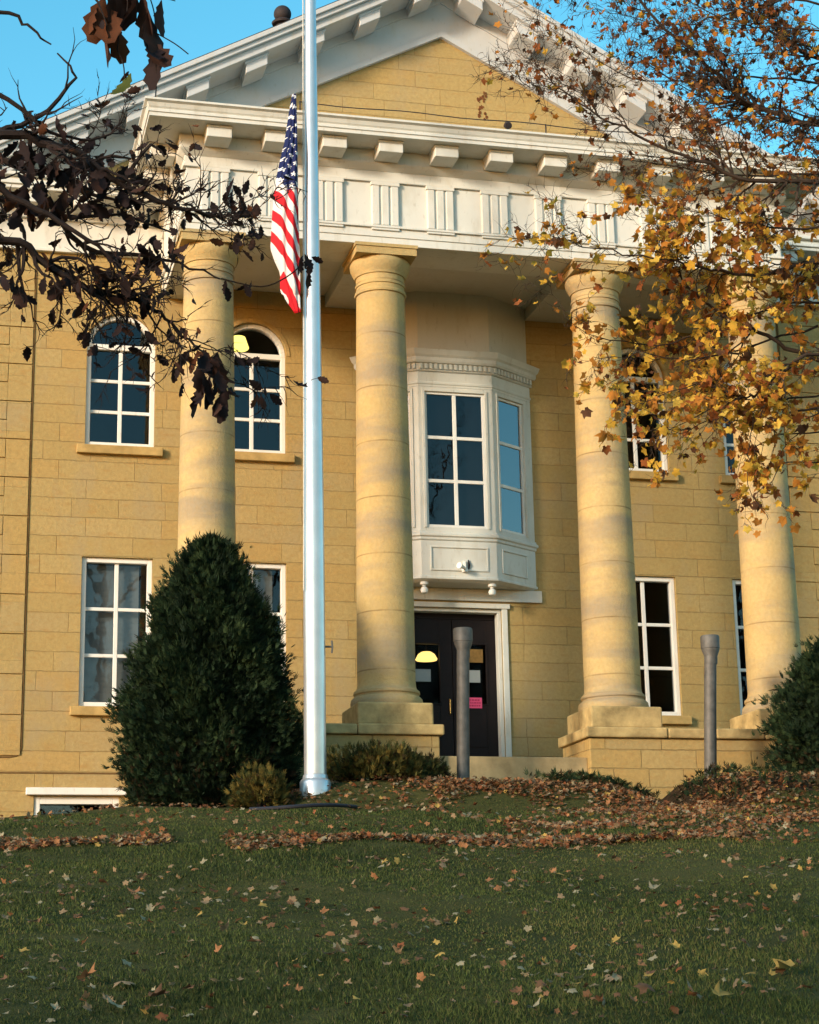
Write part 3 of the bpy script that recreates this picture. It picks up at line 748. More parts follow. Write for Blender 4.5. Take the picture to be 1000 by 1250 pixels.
for j in range(VN+1):
    v = 115+(382-115)*j/VN
    l, r, c = lerp_tab(v, left_tab), lerp_tab(v, right_tab), lerp_tab(v, crease_tab)
    for i in range(UN+1):
        t = i/UN
        if t < .4: u = l+(c-l)*t/.4
        else: u = c+(r-c)*(t-.4)/.6
        P = at(u, v, FY)
        if t < .4: dy = .10*(1-t/.4)**1.2 + .02
        else: dy = .02-.11*sin(pi*(t-.4)/.6*.8)+.035*sin((t-.4)*19+j*.11)
        Pw = Vector((P.x, FY+dy*min(1, (j+2)/18)*(.3 if j > VN-6 else 1), P.z))
        q = P-ref
        U = 1.02+q.dot(fly); V = 7+q.dot(hst)/SW
        if t < .4: V -= .55*(1-t/.4)*1.2; U += .05
        # narrow upper part gathers the cloth
        verts.append(Pw); uvs.append((U, V))
me = bpy.data.meshes.new('flag')
fcs = [(j*(UN+1)+i, j*(UN+1)+i+1, (j+1)*(UN+1)+i+1, (j+1)*(UN+1)+i) for j in range(VN) for i in range(UN)]
me.from_pydata([v[:] for v in verts], [], fcs)
ul = me.uv_layers.new(name='UVMap')
for lp_ in me.loops: ul.data[lp_.index].uv = uvs[lp_.vertex_index]
me.materials.append(flag_mat())
for p_ in me.polygons: p_.use_smooth = True
fo = bpy.data.objects.new('flag', me); COL.objects.link(fo)
md = fo.modifiers.new('thick', 'SOLIDIFY'); md.thickness = .006
tag(fo, 'limp american flag hanging at half staff from the flagpole', 'flag')

# ------------------------------------------------------------------ pipe posts
def post(u, v0, v1, Y, label):
    p0 = at(u, v1, Y); p1 = at(u, v0, Y); g = float(gz(p0.x, Y))
    x, zb, zt = p0.x, min(g, p0.z)-.3, p1.z
    e = empty('pipe_post', (x, Y, g), label, 'post', 'pipe posts before the portico')
    tl_ = p1.x-p0.x
    mb = MB(); mb.tube([(x, Y, zb), (x+tl_*.5, Y, (zb+zt)/2), (x+tl_, Y, zt-.2)], .098, 24); mb.build('pipe', M['steel'], e, True)
    mb = MB(); mb.lathe(x+tl_, Y, [(.099, zt-.46), (.102, zt-.34), (.142, zt-.235), (.142, zt-.215), (.150, zt-.21), (.152, zt-.03), (.142, zt-.004), (.02, zt)], 28); mb.build('cap', M['steel'], e, True)
post(565, 767, 955, -4.2, 'grey pipe post with a wide cap standing before the entrance door')
post(866.5, 776, 966, -4.2, 'grey pipe post with a wide cap standing before the right pedestal wall')

# black edging hoop at the foot of the pole
pts = []
for k in range(15):
    u = 303+k*(432-303)/14; t = k/14
    v = 978-6*sin(pi*t)
    P = at(u, v, -6.55+.0*t); g = float(gz(P.x, -6.55)); pts.append((P.x, -6.7+.35*sin(pi*t)*-1, float(gz(P.x, -6.7))+.03))
mb = MB(); mb.tube(pts, .026, 8); tag(mb.build('bed_edging', M['blackrub'], None, True), 'curved black edging strip on the grass below the flagpole', 'edging')

# ------------------------------------------------------------------ foliage helpers
def rand_rot(n, tilt=None):
    q = rng.normal(size=(n, 4)); q /= np.linalg.norm(q, axis=1)[:, None]
    w, x, y, z = q.T
    return np.stack([np.stack([1-2*(y*y+z*z), 2*(x*y-z*w), 2*(x*z+y*w)], 1), np.stack([2*(x*y+z*w), 1-2*(x*x+z*z), 2*(y*z-x*w)], 1), np.stack([2*(x*z-y*w), 2*(y*z+x*w), 1-2*(x*x+y*y)], 1)], 1)
def frame_rot(dirs, roll=None):
    """columns: x (side), y (leaf axis = dirs), z normal"""
    n = len(dirs); y = dirs/np.linalg.norm(dirs, axis=1)[:, None]
    r = rng.normal(size=(n, 3)); x = np.cross(y, r); x /= np.linalg.norm(x, axis=1)[:, None]+1e-9
    z = np.cross(x, y)
    return np.stack([x, y, z], 2)
def fan(outline):
    n = len(outline)
    return np.array([[n, i, (i+1) % n] for i in range(n)])
def maple_leaf():
    lob = [(-90, .15), (-62, .5), (-28, .72), (-6, .55), (14, .70), (33, .93), (48, .68), (66, .74), (90, 1.0), (114, .74), (132, .66), (147, .93), (166, .68), (186, .53), (208, .74), (242, .5)]
    P = [(r*cos(R(a)), r*sin(R(a))+.25, -.18*r*r+.05*sin(R(a*3))) for a, r in lob]
    return np.array(P+[(0, .25, .05)]), fan(lob)
def oak_leaf():
    half = [(.03, -.42), (.14, -.22), (.28, -.06), (.24, .06), (.40, .28), (.29, .42), (.36, .62), (.20, .78), (.12, .96)]
    out = half+[(-x, y) for x, y in half[::-1]]
    P = [(x, y, -.55*x*x*2-.22*y*y) for x, y in out]
    return np.array(P+[(0, .2, .03)]), fan(out)
def blade_leaf():
    P = [(-.0, 0, 0), (.5, .35, .05), (.0, 1, -.05), (-.5, .35, .05)]
    return np.array(P), np.array([[0, 1, 2], [0, 2, 3]])
def spray_leaf():
    # flat scaly spray with five fingers
    P = [(0, 0, 0)]; Fs = []
    for a, l in ((-44, .55), (-21, .82), (0, 1.0), (19, .86), (40, .6)):
        c, s_ = sin(R(a)), cos(R(a)); n = len(P)
        P += [(c*l*.5-s_*.055, s_*l*.5+c*.055, .04), (c*l, s_*l, -.10), (c*l*.5+s_*.055, s_*l*.5-c*.055, .04)]
        Fs += [[0, n, n+1], [0, n+1, n+2]]
    return np.array(P), np.array(Fs)
def scatter(name, tpl, pos, rot, scale, mats, mi, parent=None, smooth=False, curl=None):
    V0, F0 = tpl; n = len(pos)
    sc3 = scale if np.ndim(scale) == 2 else np.repeat(np.asarray(scale)[:, None], 3, 1)
    loc = V0[None, :, :]*sc3[:, None, :]
    if curl is not None:
        loc = loc.copy(); loc[:, :, 2] += curl[:, None]*(V0[None, :, 0]**2)*sc3[:, None, 0]+.5*curl[:, None]*(V0[None, :, 1]**2)*sc3[:, None, 1]
    V = np.einsum('nij,nkj->nki', rot, loc)+pos[:, None, :]
    Fc = (F0[None]+(np.arange(n)*len(V0))[:, None, None]).reshape(-1, F0.shape[1])
    m = np.repeat(np.asarray(mi), len(F0))
    return np_mesh(name, V.reshape(-1, 3), Fc, mats, m, parent, smooth)

# ------------------------------------------------------------------ evergreens
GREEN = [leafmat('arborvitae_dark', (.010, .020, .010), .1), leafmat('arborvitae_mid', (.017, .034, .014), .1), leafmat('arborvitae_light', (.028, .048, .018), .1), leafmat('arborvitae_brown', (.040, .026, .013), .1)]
def evergreen(name, c, base_r, prof, height, n, label, group, squash=1.0):
    g = float(gz(c[0], c[1]))-.05
    e = empty(name, (c[0], c[1], g), label, 'shrub', group)
    t = rng.random(n); th = rng.random(n)*2*pi
    t = t**.85
    pr = np.interp(t, [p[0] for p in prof], [p[1] for p in prof])
    lump = 1+.11*np.sin(th*5+t*13)+.09*np.sin(th*9-t*21+1)+.07*np.sin(th*3+t*31)+.06*np.sin(th*14+t*47)
    dep = 1-.28*rng.random(n)**1.7
    rr = base_r*pr*lump*dep
    rr = rr+np.where(np.sin(th*17+t*29)+np.sin(th*7-t*53) > 1.3, .22*rng.random(n), 0)
    rr = rr+np.where(rng.random(n) < .14, np.abs(rng.normal(size=n))*.12, rng.normal(size=n)*.045)
    pos = np.stack([c[0]+rr*np.cos(th), c[1]+rr*np.sin(th)*squash, g+t*height+rng.normal(size=n)*.04], 1)
    out = np.stack([np.cos(th)*.8, np.sin(th)*.8, .55+.7*t], 1)+rng.normal(size=(n, 3))*.38
    rot = frame_rot(out)
    sz = rng.uniform(.06, .14, n)*np.where(rng.random(n) < .06, 1.7, 1)
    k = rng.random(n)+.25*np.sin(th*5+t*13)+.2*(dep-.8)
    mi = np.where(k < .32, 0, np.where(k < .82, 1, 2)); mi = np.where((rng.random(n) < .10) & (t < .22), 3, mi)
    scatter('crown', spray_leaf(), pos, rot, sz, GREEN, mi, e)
    # solid dark core behind the sprays, so the shrub is not see-through
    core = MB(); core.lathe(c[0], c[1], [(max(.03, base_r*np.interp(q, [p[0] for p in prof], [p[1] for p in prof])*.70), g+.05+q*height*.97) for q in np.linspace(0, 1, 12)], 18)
    core.build('dark_core', GREEN[0], e)
    tr = MB(); tr.tube([(c[0], c[1], g-.2), (c[0], c[1], g+.6)], [.12, .09], 10); tr.build('trunk', M['bark'], e)
    return e
cpt = at(255, 975, -4.2)
prof = [(0, .80), (.06, .94), (.16, 1.0), (.30, .97), (.42, .90), (.56, .79), (.71, .60), (.84, .41), (.92, .26), (.97, .14), (1, .03)]
evergreen('evergreen_shrub', (cpt.x, -4.2), 1.17, prof, 4.0, 52000, 'tall dark cone shaped evergreen left of the flagpole', 'evergreen shrubs by the portico', .85)
cpt2 = at(1050, 960, -4.7)
prof2 = [(0, .7), (.08, .92), (.25, 1.0), (.5, .92), (.7, .75), (.85, .5), (.95, .25), (1, .08)]
evergreen('evergreen_shrub', (cpt2.x, -4.7), 1.2, prof2, 2.35, 26000, 'dark rounded evergreen at the right end of the portico', 'evergreen shrubs by the portico', .9)

# low shrubs
LOW = [leafmat('juniper_green', (.040, .052, .016), .2), leafmat('juniper_olive', (.085, .080, .022), .2), leafmat('juniper_yellow', (.14, .105, .025), .25), leafmat('juniper_brown', (.055, .035, .015), .2)]
def low_shrub(name, c, rx, ry, h, n, wts, label, group='low shrubs in the bed'):
    g = float(gz(*c)); e = empty(name, (c[0], c[1], g), label, 'shrub', group)
    th = rng.random(n)*2*pi; ph = np.arccos(rng.random(n)); dep = 1-.4*rng.random(n)**1.5
    lump = 1+.18*np.sin(th*4+1)+.12*np.sin(th*7+ph*5)
    pos = np.stack([c[0]+rx*lump*dep*np.sin(ph)*np.cos(th), c[1]+ry*lump*dep*np.sin(ph)*np.sin(th), g+h*lump*dep*np.cos(ph)], 1)
    out = np.stack([np.sin(ph)*np.cos(th), np.sin(ph)*np.sin(th), .4+np.cos(ph)], 1)+rng.normal(size=(n, 3))*.4
    mi = rng.choice(4, n, p=wts)
    scatter('foliage', spray_leaf(), pos, frame_rot(out), rng.uniform(.06, .13, n), LOW, mi, e)
    tw = MB()
    for k in range(26):
        a = random.random()*2*pi; q = random.random()
        tw.tube([(c[0], c[1], g-.1), (c[0]+rx*.5*cos(a)*q, c[1]+ry*.5*sin(a)*q, g+h*.45), (c[0]+rx*.9*cos(a)*q, c[1]+ry*.9*sin(a)*q, g+h*.95*math.sqrt(max(.05, 1-q*q)))], [.018, .011, .004], 5)
    tw.build('twigs', M['bark'], e)
q = at(320, 972, -6.0); low_shrub('low_shrub', (q.x, -6.0), .40, .35, .50, 1300, [.10, .30, .45, .15], 'small yellowish shrub between the cone evergreen and the flagpole')
q = at(462, 970, -5.1); low_shrub('low_shrub', (q.x, -5.1), .80, .55, .46, 3000, [.25, .42, .2, .13], 'spreading green shrub between the flagpole and the entrance post')
q = at(520, 960, -4.4); low_shrub('low_shrub', (q.x, -4.4), .35, .3, .35, 600, [.2, .2, .05, .55], 'small brownish shrub at the foot of the pedestal beside the entrance post')
# evergreen ground cover
n = 5200
gxp = np.concatenate([rng.uniform(-.1, 1.55, n//3), rng.uniform(2.3, 7.6, n-n//3)]); gyp = np.concatenate([rng.uniform(-5.6, -4.0, n//3), rng.uniform(-7.6, -4.0, n-n//3)])
keep = np.sin(gxp*2.3+gyp)*np.sin(gyp*1.7+gxp*.7)+rng.normal(size=n)*.35 > -.12
gxp, gyp = gxp[keep], gyp[keep]; n = len(gxp)
pos = np.stack([gxp, gyp, gz(gxp, gyp)+rng.uniform(0, .16, n)], 1)
gc = scatter('ground_cover', spray_leaf(), pos, frame_rot(np.stack([rng.normal(size=n)*.6, rng.normal(size=n)*.6-.2, np.full(n, .5)], 1)), rng.uniform(.07, .15, n), [GREEN[1], GREEN[2], LOW[0], LOW[3]], rng.choice(4, n, p=[.35, .25, .15, .25]))
tag(gc, 'low evergreen ground cover spreading over the beds before the portico', 'ground cover', None, 'stuff')

# ------------------------------------------------------------------ fallen leaves
LEAF = [leafmat('leaf_tan', (.24, .165, .095), .2), leafmat('leaf_pale', (.27, .235, .15), .2), leafmat('leaf_orange', (.30, .14, .062), .25), leafmat('leaf_yellow', (.38, .25, .07), .25), leafmat('leaf_brown', (.14, .075, .04), .15), leafmat('leaf_rust', (.20, .07, .03), .2)]
def ground_rot(n, tilt=.5):
    d = np.stack([rng.normal(size=n), rng.normal(size=n), rng.normal(size=n)*tilt*.5], 1); y = d/np.linalg.norm(d, axis=1)[:, None]
    nn = np.stack([rng.normal(size=n)*tilt*.5, rng.normal(size=n)*tilt*.5-.15, np.ones(n)], 1)
    x = np.cross(y, nn); x /= np.linalg.norm(x, axis=1)[:, None]; z = np.cross(x, y)
    return np.stack([x, y, z], 2)
mesh_leaf, oakl = maple_leaf(), oak_leaf()
# drifts and sparse leaves (far too many to count)
P = []
def ground_hit(u, v):
    d = fw*F + rt*(u-500) + up*(625-v); lo, hi = 4.0, 27.6
    for k in range(30):
        m = (lo+hi)/2; p = CAM+d*(m/d.y)
        if p.z < float(gz(p.x, p.y)): hi = m
        else: lo = m
    return CAM+d*(hi/d.y)
def drift(x0, x1, Dc, wd, n, curve=lambda x: 0):
    x = rng.uniform(x0, x1, n); D = Dc+np.array([curve(q) for q in x])+rng.normal(size=n)*wd*(.7+.5*np.sin(x*2.1+1)); P.append(np.stack([x, D-31.8], 1))
drift(-13, -6.35, 21.0, .46, 4200, lambda x: -.35*max(0, x+8.5))
drift(-5.9, .2, 19.6, .34, 3000, lambda x: .12*(x+3))
drift(-2.5, 4, 21.8, 1.1, 2600, lambda x: .25*x); drift(-1.0, 6.5, 24.0, 1.0, 1900)
drift(-.5, 3.0, 26.4, 1.0, 1300); drift(2, 9, 22.2, 1.2, 1300, lambda x: -.1*x)
drift(-4.5, 1.5, 25.9, .65, 1200); drift(2, 9, 25.4, .9, 1300)
drift(-7, -1, 26.4, .8, 250); drift(-2.6, 1.8, 26.0, .6, 2600); drift(2.2, 9, 25.2, 1.2, 2200); drift(.8, 2.6, 25.5, 1.5, 1500)
drift(-9, 5, 22.5, 1.6, 420)
x = rng.uniform(-18, 8, 3600); D = 11+15*rng.random(3600)**.75; kq = np.sin(x*1.1+D*.6)+np.sin(x*2.3-D*1.3+2)*.7+rng.normal(size=3600)*.5 > .1; P.append(np.stack([x[kq], D[kq]-31.8], 1))
P = np.concatenate(P); P = P[P[:, 1] < -3.7]
x = rng.uniform(-14, 4, 3600); D = 10+8*rng.random(3600); kq = np.sin(x*1.7+D*.9)+np.sin(x*3.1-D*2.1+2)*.7+rng.normal(size=3600)*.6 > .3; P = np.concatenate([P, np.stack([x[kq], D[kq]-31.8], 1)])
bk = np.sin(P[:, 0]*2.9+np.sin(P[:, 1]*2.2)*1.5)+.8*np.sin(P[:, 0]*5.3-P[:, 1]*3.7) > -.9-rng.random(len(P))*.9; P = P[bk]
n = len(P); zz = gz(P[:, 0], P[:, 1])
pos = np.column_stack([P, zz+rng.uniform(.012, .06, n)])
rust_zone = (P[:, 1]+31.8 > 18)
mi = np.where(rust_zone, rng.choice(6, n, p=[.22, .07, .33, .05, .14, .19]), rng.choice(6, n, p=[.40, .20, .09, .07, .19, .05]))
fl = scatter('fallen_leaves', mesh_leaf, pos, ground_rot(n, .8), rng.uniform(.024, .052, n), LEAF, mi, curl=rng.uniform(-.3, .9, n))
tag(fl, 'drifts of fallen autumn leaves over the lawn and beds', 'fallen leaves', None, 'stuff')
# the nearest leaves, one by one
kinds = [('tan', 0), ('pale', 1), ('orange', 2), ('yellow', 3), ('brown', 4)]
lab = {'tan': 'dry tan maple leaf lying on the lower lawn', 'pale': 'pale bleached maple leaf lying on the lower lawn', 'orange': 'orange maple leaf lying on the lower lawn', 'yellow': 'yellow maple leaf lying on the lower lawn', 'brown': 'dark brown curled maple leaf lying on the lower lawn'}
LM = {}
for kname, ki in kinds:
    for v in range(3):
        V0, F0 = mesh_leaf
        V = V0.copy(); cu = (.5, 1.1, -.3)[v]; V[:, 2] += cu*V[:, 0]**2+.4*cu*V[:, 1]**2+.12*np.sin(V[:, 1]*5+v)*(V[:, 0])
        o = np_mesh('fallen_leaf', V, F0, [LEAF[ki]]); LM[kname, v] = o.data; bpy.data.objects.remove(o)
hero = [(970, 1192, 'yellow', .115), (756, 1200, 'tan', .085), (798, 1092, 'pale', .075), (320, 1160, 'orange', .085), (420, 1174, 'pale', .085), (100, 1206, 'orange', .085), (148, 1210, 'tan', .085), (165, 1097, 'orange', .075), (878, 1125, 'orange', .07), (850, 1225, 'tan', .09), (876, 1226, 'yellow', .08), (828, 1165, 'yellow', .05), (540, 1170, 'yellow', .05), (915, 1163, 'brown', .07), (485, 1172, 'tan', .06), (362, 1112, 'tan', .06), (275, 1143, 'tan', .06), (185, 1228, 'brown', .08), (140, 1238, 'pale', .07), (792, 1218, 'brown', .08), (40, 1133, 'tan', .06), (650, 1240, 'pale', .06)]
spots = [(*h,) for h in hero]
while len(spots) < 296:
    v = 1052+198*random.random()**.8; spots.append((random.uniform(0, 1000), v, random.choices(['tan', 'pale', 'orange', 'yellow', 'brown'], [.42, .20, .10, .06, .22])[0], random.uniform(.018, .042)))
rots = ground_rot(len(spots), .6)
for (u, v, kname, s_), rr in zip(spots, rots):
    p = ground_hit(u, v)
    o = bpy.data.objects.new('fallen_leaf', LM[kname, random.randrange(3)]); COL.objects.link(o)
    m = Matrix(rr.tolist()).to_4x4(); o.matrix_world = Matrix.Translation((p.x, p.y, float(gz(p.x, p.y))+.03+s_*.2)) @ m @ Matrix.Scale(s_, 4)
    tag(o, lab[kname], 'leaf', kname+' leaves on the lower lawn')

# ------------------------------------------------------------------ grass
GR = [leafmat('grass_dark', (.034, .048, .014), .25), leafmat('grass_mid', (.070, .090, .024), .25), leafmat('grass_olive', (.112, .108, .035), .25), leafmat('grass_dry', (.12, .10, .045), .2)]
n = 260000
D = 8.5+17.0*rng.random(n)**1.6
# width of the view plus a margin to each side
cxl = CX+np.tan(YAW)*D; hw = D*.235+1.8
x = cxl+rng.uniform(-1, 1, n)*hw; y = D-31.8
keep = (bed_mask(x, y) < .35) & (np.sin(x*4.1+np.sin(y*2.7)*2)*np.sin(y*3.7+np.sin(x*3.3)*1.5) < .35+.7*rng.random(n)); x, y, D = x[keep], y[keep], D[keep]; n = len(x)
pos = np.stack([x, y, gz(x, y)-.004], 1)
dirs = np.stack([rng.normal(size=n)*.42, rng.normal(size=n)*.42, np.ones(n)], 1)
wid = rng.uniform(.0035, .0075, n)*(1+(D-9)*.08); patch0 = np.sin(x*2.3+np.sin(y*3.1)*1.2)*np.sin(y*2.6+np.sin(x*1.7)); hgt = rng.uniform(.02, .06, n)*(1+.3*patch0)*(.75+.35*np.sin(x*.8)*np.sin(y*.7+x*.3))
patch = .5+.5*np.sin(x*.9+np.sin(y*.7)*1.4)*np.sin(y*.55+np.sin(x*.6))
kk = rng.random(n)*.55+.5*patch
mi = np.where(kk < .42, 0, np.where(kk < .78, 1, 2)); mi = np.where(rng.random(n) < .035, 3, mi)
gr = scatter('grass', blade_leaf(), pos, frame_rot(dirs), np.stack([wid, hgt, hgt], 1), GR, mi)
tag(gr, 'short green lawn grass covering the slope', 'grass', None, 'stuff')

# ------------------------------------------------------------------ trees
def jitter_line(p, q, n, amp):
    p, q = Vector(p), Vector(q); out = [p]
    for k in range(1, n+1):
        t = k/n; out.append(p.lerp(q, t)+Vector([random.gauss(0, amp) for _ in range(3)])*(1 if k < n else .5))
    return out
def spline(pts, sub=4):
    pts = [Vector(p) for p in pts]; P_ = [pts[0]]+pts+[pts[-1]]; out = []
    for i in range(1, len(P_)-2):
        for k in range(sub):
            t = k/sub; a, b, c, d = P_[i-1], P_[i], P_[i+1], P_[i+2]
            out.append(.5*((2*b)+(c-a)*t+(2*a-5*b+4*c-d)*t*t+(3*b-a-3*c+d)*t**3))
    out.append(pts[-1]); return out
class Tree:
    def __init__(s): s.mb = MB(); s.leafpos = []; s.leafdir = []
    def limb(s, pts, r0, r1, levels, dens, length, leafdens, droop=0.0, up=0.2, wig=.04, sides=7, spread=1.0, y_spread=1.0):
        pts = spline(pts, 4)
        n = len(pts); rad = [r0+(r1-r0)*(i/(n-1))**.8 for i in range(n)]
        pts = [p+Vector([random.gauss(0, wig*.35) for _ in range(3)]) for p in pts]
        s.mb.tube(pts, rad, sides)
        L_ = sum((pts[i+1]-pts[i]).length for i in range(n-1))
        s.sub(pts, rad, L_, levels, dens, length, leafdens, droop, up, wig, spread, y_spread)
    def sub(s, pts, rad, L_, levels, dens, length, leafdens, droop, up, wig, spread, y_spread=1.0):
        n = len(pts)
        for k in range(max(1, int(L_*dens+random.random()))):
            f = random.random()**.85*(n-1.001); i = int(f); p = pts[i].lerp(pts[i+1], f-i)
            t = (pts[i+1]-pts[i]).normalized()
            rv = Vector((random.gauss(0, 1), random.gauss(0, 1)*y_spread, random.gauss(0, 1)))
            rv = (rv-t*rv.dot(t)).normalized()
            d = (t*random.uniform(.35, 1.0)+rv*spread*random.uniform(.5, 1)+Vector((0, 0, up-droop))).normalized()
            ln = length*random.uniform(.45, 1.15); r = max(.0022, min(rad[i]*.6, .005*levels+.002))
            s.twig(p, d, ln, r, levels, dens, leafdens, droop, up, wig, spread, y_spread)
    def twig(s, p, d, ln, r, levels, dens, leafdens, droop, up, wig, spread, y_spread=1.0):
        m = 5; pts = [p]; rad = [r]; d = d.copy()
        for k in range(m):
            d = (d+Vector([random.gauss(0, .24) for _ in range(3)])+Vector((0, 0, (up*.25-droop*.35)))).normalized()
            pts.append(pts[-1]+d*ln/m); rad.append(r*(1-.82*(k+1)/m))
        s.mb.tube(pts, rad, 4 if levels < 2 else 5, False)
        for k in range(int(ln*leafdens*1.45+random.random())):
            f = (.25+.75*random.random())*(m-.001); i = int(f)
            s.leafpos.append(pts[i].lerp(pts[i+1], f-i)+Vector([random.gauss(0, .02) for _ in range(3)])); s.leafdir.append(d+Vector([random.gauss(0, .6) for _ in range(3)])+Vector((0, 0, -.5)))
        if levels > 1: s.sub(pts, rad, ln, levels-1, dens*1.7, ln*.55, leafdens, droop, up, wig, spread, y_spread)

# ---- oak on the left: dark branches with curled brown leaves
OAK = [leafmat('oak_leaf_dark', (.022, .013, .013), .15), leafmat('oak_leaf_brown', (.045, .022, .016), .2), leafmat('oak_leaf_russet', (.11, .040, .018), .3), leafmat('oak_leaf_green', (.07, .085, .02), .3)]
OY = -25.4
def oa(u, v, dy=0): return at(u, v, OY+dy)
tx, ty = oa(-950, 700).x, OY-.6
tz = float(gz(tx, ty))
oak = empty('oak_tree', (tx, ty, tz), 'dark oak with bare twigs and curled brown leaves at the left edge', 'tree')
mb = MB(); mb.tube(spline([(tx, ty, tz-.3), (tx+.05, ty, tz+.5), (tx+.1, ty, tz+1.8), (tx-.05, ty+.1, tz+3.4), (tx+.1, ty+.1, tz+5.2), (tx+.3, ty, tz+7)]), [.42, .36, .32, .30, .28, .27, .26, .25, .24, .23, .22, .21, .20, .18, .16, .14, .12, .10, .08, .06, .04][:21], 14)
mb.build('trunk', M['bark'], oak, True)
T = Tree(); trunk_pt = lambda z: Vector((tx+.05, ty, tz+z))
T.limb([trunk_pt(2.6), oa(-200, 225), oa(0, 165), oa(50, 176), oa(100, 190), oa(150, 226), oa(205, 250), oa(240, 258), oa(278, 268)], .026, .004, 3, 12, .25, 1.5, .10, .14, .015, spread=.9, y_spread=1)
T.limb([trunk_pt(2.3), oa(-180, 330), oa(0, 295, -.1), oa(55, 320, -.1), oa(100, 350, -.1), oa(130, 360), oa(175, 371), oa(203, 388), oa(232, 418), oa(258, 438)], .021, .003, 3, 10, .30, 1.6, .2, .1, .015, spread=.9)
T.mb.tube(spline([oa(270, 340, .2), oa(318, 350, .2), oa(350, 338, .22), oa(376, 316, .25)]), .0028, 5)
T.limb([oa(60, 240, .15), oa(100, 300, .2), oa(175, 312, .2), oa(220, 322, .2), oa(270, 340, .2)], .014, .003, 2, 9, .18, 1.6, .12, .12, .01)
T.limb([oa(-40, 200, -.2), oa(0, 230, -.2), oa(60, 262, -.2), oa(120, 300, -.2), oa(150, 330, -.2)], .017, .004, 3, 11, .27, 1.6, .15, .1, .01)
T.limb([oa(-60, 140, .3), oa(10, 200, .3), oa(70, 215, .3), oa(120, 240, .3), oa(160, 245, .3)], .017, .004, 3, 11, .27, 1.6, .1, .25, .01)
T.limb([oa(-60, 60, .1), oa(0, 15, .1), oa(35, 35, .1), oa(62, 52, .1)], .012, .003, 1, 4, .2, 1, .1, .2, .02)
T.limb([oa(-60, 180, .1), oa(10, 160, .1), oa(60, 130, .1), oa(90, 95, .1), oa(75, 70, .1)], .016, .003, 2, 4, .25, 1.2, 0, .3, .02)
T.limb([oa(-60, 215, .2), oa(20, 250, .2), oa(90, 265, .2), oa(150, 262, .2), oa(215, 285, .2)], .014, .003, 3, 12, .28, 1.6, .15, .12, .01)
T.limb([oa(-50, 100, 0), oa(10, 120, 0), oa(60, 160, 0), oa(110, 170, 0), oa(150, 150, 0)], .012, .003, 3, 11, .26, 3, .05, .25, .01)
T.limb([oa(150, 226), oa(185, 180), oa(200, 190)], .01, .003, 1, 4, .2, 1.8, .1, .2, .02)
T.limb([trunk_pt(3.0), at(-150, -80, -26.6), at(60, -45, -27.2), at(130, -22, -27.2), at(195, -12, -27.2)], .04, .005, 1, 2, .2, 2, .3, .0, .01)
for uu, v0, u1, v1 in ((118, -18, 122, 10), (150, -15, 155, 14), (180, -12, 190, 40), (190, 40, 230, 66), (186, 60, 190, 118), (140, 30, 143, 60), (143, 60, 152, 96)):
    T.mb.tube(spline([at(uu, v0, -27.2), at((uu+u1)/2+3, (v0+v1)/2, -27.2), at(u1, v1, -27.2)]), .0018, 5)
for k in range(6):     # off the left edge the crown goes on
    T.limb([trunk_pt(2+k*.7), Vector((tx-.8+random.uniform(-1, .6), ty+random.uniform(-2, 2), tz+3.2+k*.6)), Vector((tx-1.2+random.uniform(-1.5, .8), ty+random.uniform(-3, 3), tz+4+k*.7))], .06, .008, 2, 3, .6, 1.6, .1, .2, .03)
T.mb.build('branches', M['bark'], oak, True)
pos = np.array([p[:] for p in T.leafpos]); dr = np.array([d[:] for d in T.leafdir]); n = len(pos)
# clusters seen in the photo
def cluster(u, v, dy, su, sv, n, s0, s1, mats):
    P_ = [oa(random.gauss(u, su), random.gauss(v, sv), dy+random.uniform(-.06, .06))[:] for _ in range(n)]
    return np.array(P_), rng.uniform(s0, s1, n), rng.choice(4, n, p=mats)
CL = [cluster(258, 462, 0, 11, 17, 14, .065, .10, [.55, .4, .05, 0]), cluster(270, 495, 0, 9, 8, 4, .05, .07, [.4, .5, .1, 0]), cluster(238, 436, 0, 9, 9, 5, .05, .07, [.4, .5, .1, 0]),
      cluster(270, 238, 0, 16, 10, 9, .04, .07, [.8, .2, 0, 0]), cluster(374, 318, .25, 5, 12, 7, .035, .05, [.8, .2, 0, 0]), cluster(215, 290, 0, 12, 18, 8, .04, .07, [.6, .4, 0, 0]), cluster(90, 225, 0, 45, 22, 56, .045, .075, [.6, .35, .05, 0]),
      cluster(135, 330, -.1, 30, 18, 16, .05, .08, [.55, .4, .05, 0]), cluster(25, 240, 0, 25, 40, 36, .05, .08, [.5, .4, .1, 0]), cluster(20, 350, -.1, 12, 12, 4, .06, .08, [.4, .5, .1, 0]), cluster(95, 200, .2, 30, 12, 14, .04, .06, [.7, .3, 0, 0]), cluster(180, 300, .2, 20, 20, 12, .04, .07, [.6, .4, 0, 0]),
      cluster(300, 285, 0, 10, 14, 5, .03, .05, [.8, .2, 0, 0]), cluster(300, 350, .2, 14, 5, 5, .03, .05, [.8, .2, 0, 0]), cluster(182, 365, 0, 8, 10, 5, .05, .07, [.5, .5, 0, 0])]
cp = np.concatenate([c[0] for c in CL]); cs = np.concatenate([c[1] for c in CL]); cm = np.concatenate([c[2] for c in CL])
big = [(128, 36, .085, 2), (190, 74, .07, 0), (140, 40, .06, 2)]+[(131, 22, .085, 2), (122, 15, .08, 2), (160, -4, .075, 1), (184, 36, .09, 1), (188, 62, .07, 1), (112, 18, .06, 2), (176, 10, .085, 1), (150, -8, .07, 1), (196, 14, .06, 1), (155, 100, .05, 3), (166, 0, .06, 1), (183, 55, .07, 0), (138, 2, .07, 1)]
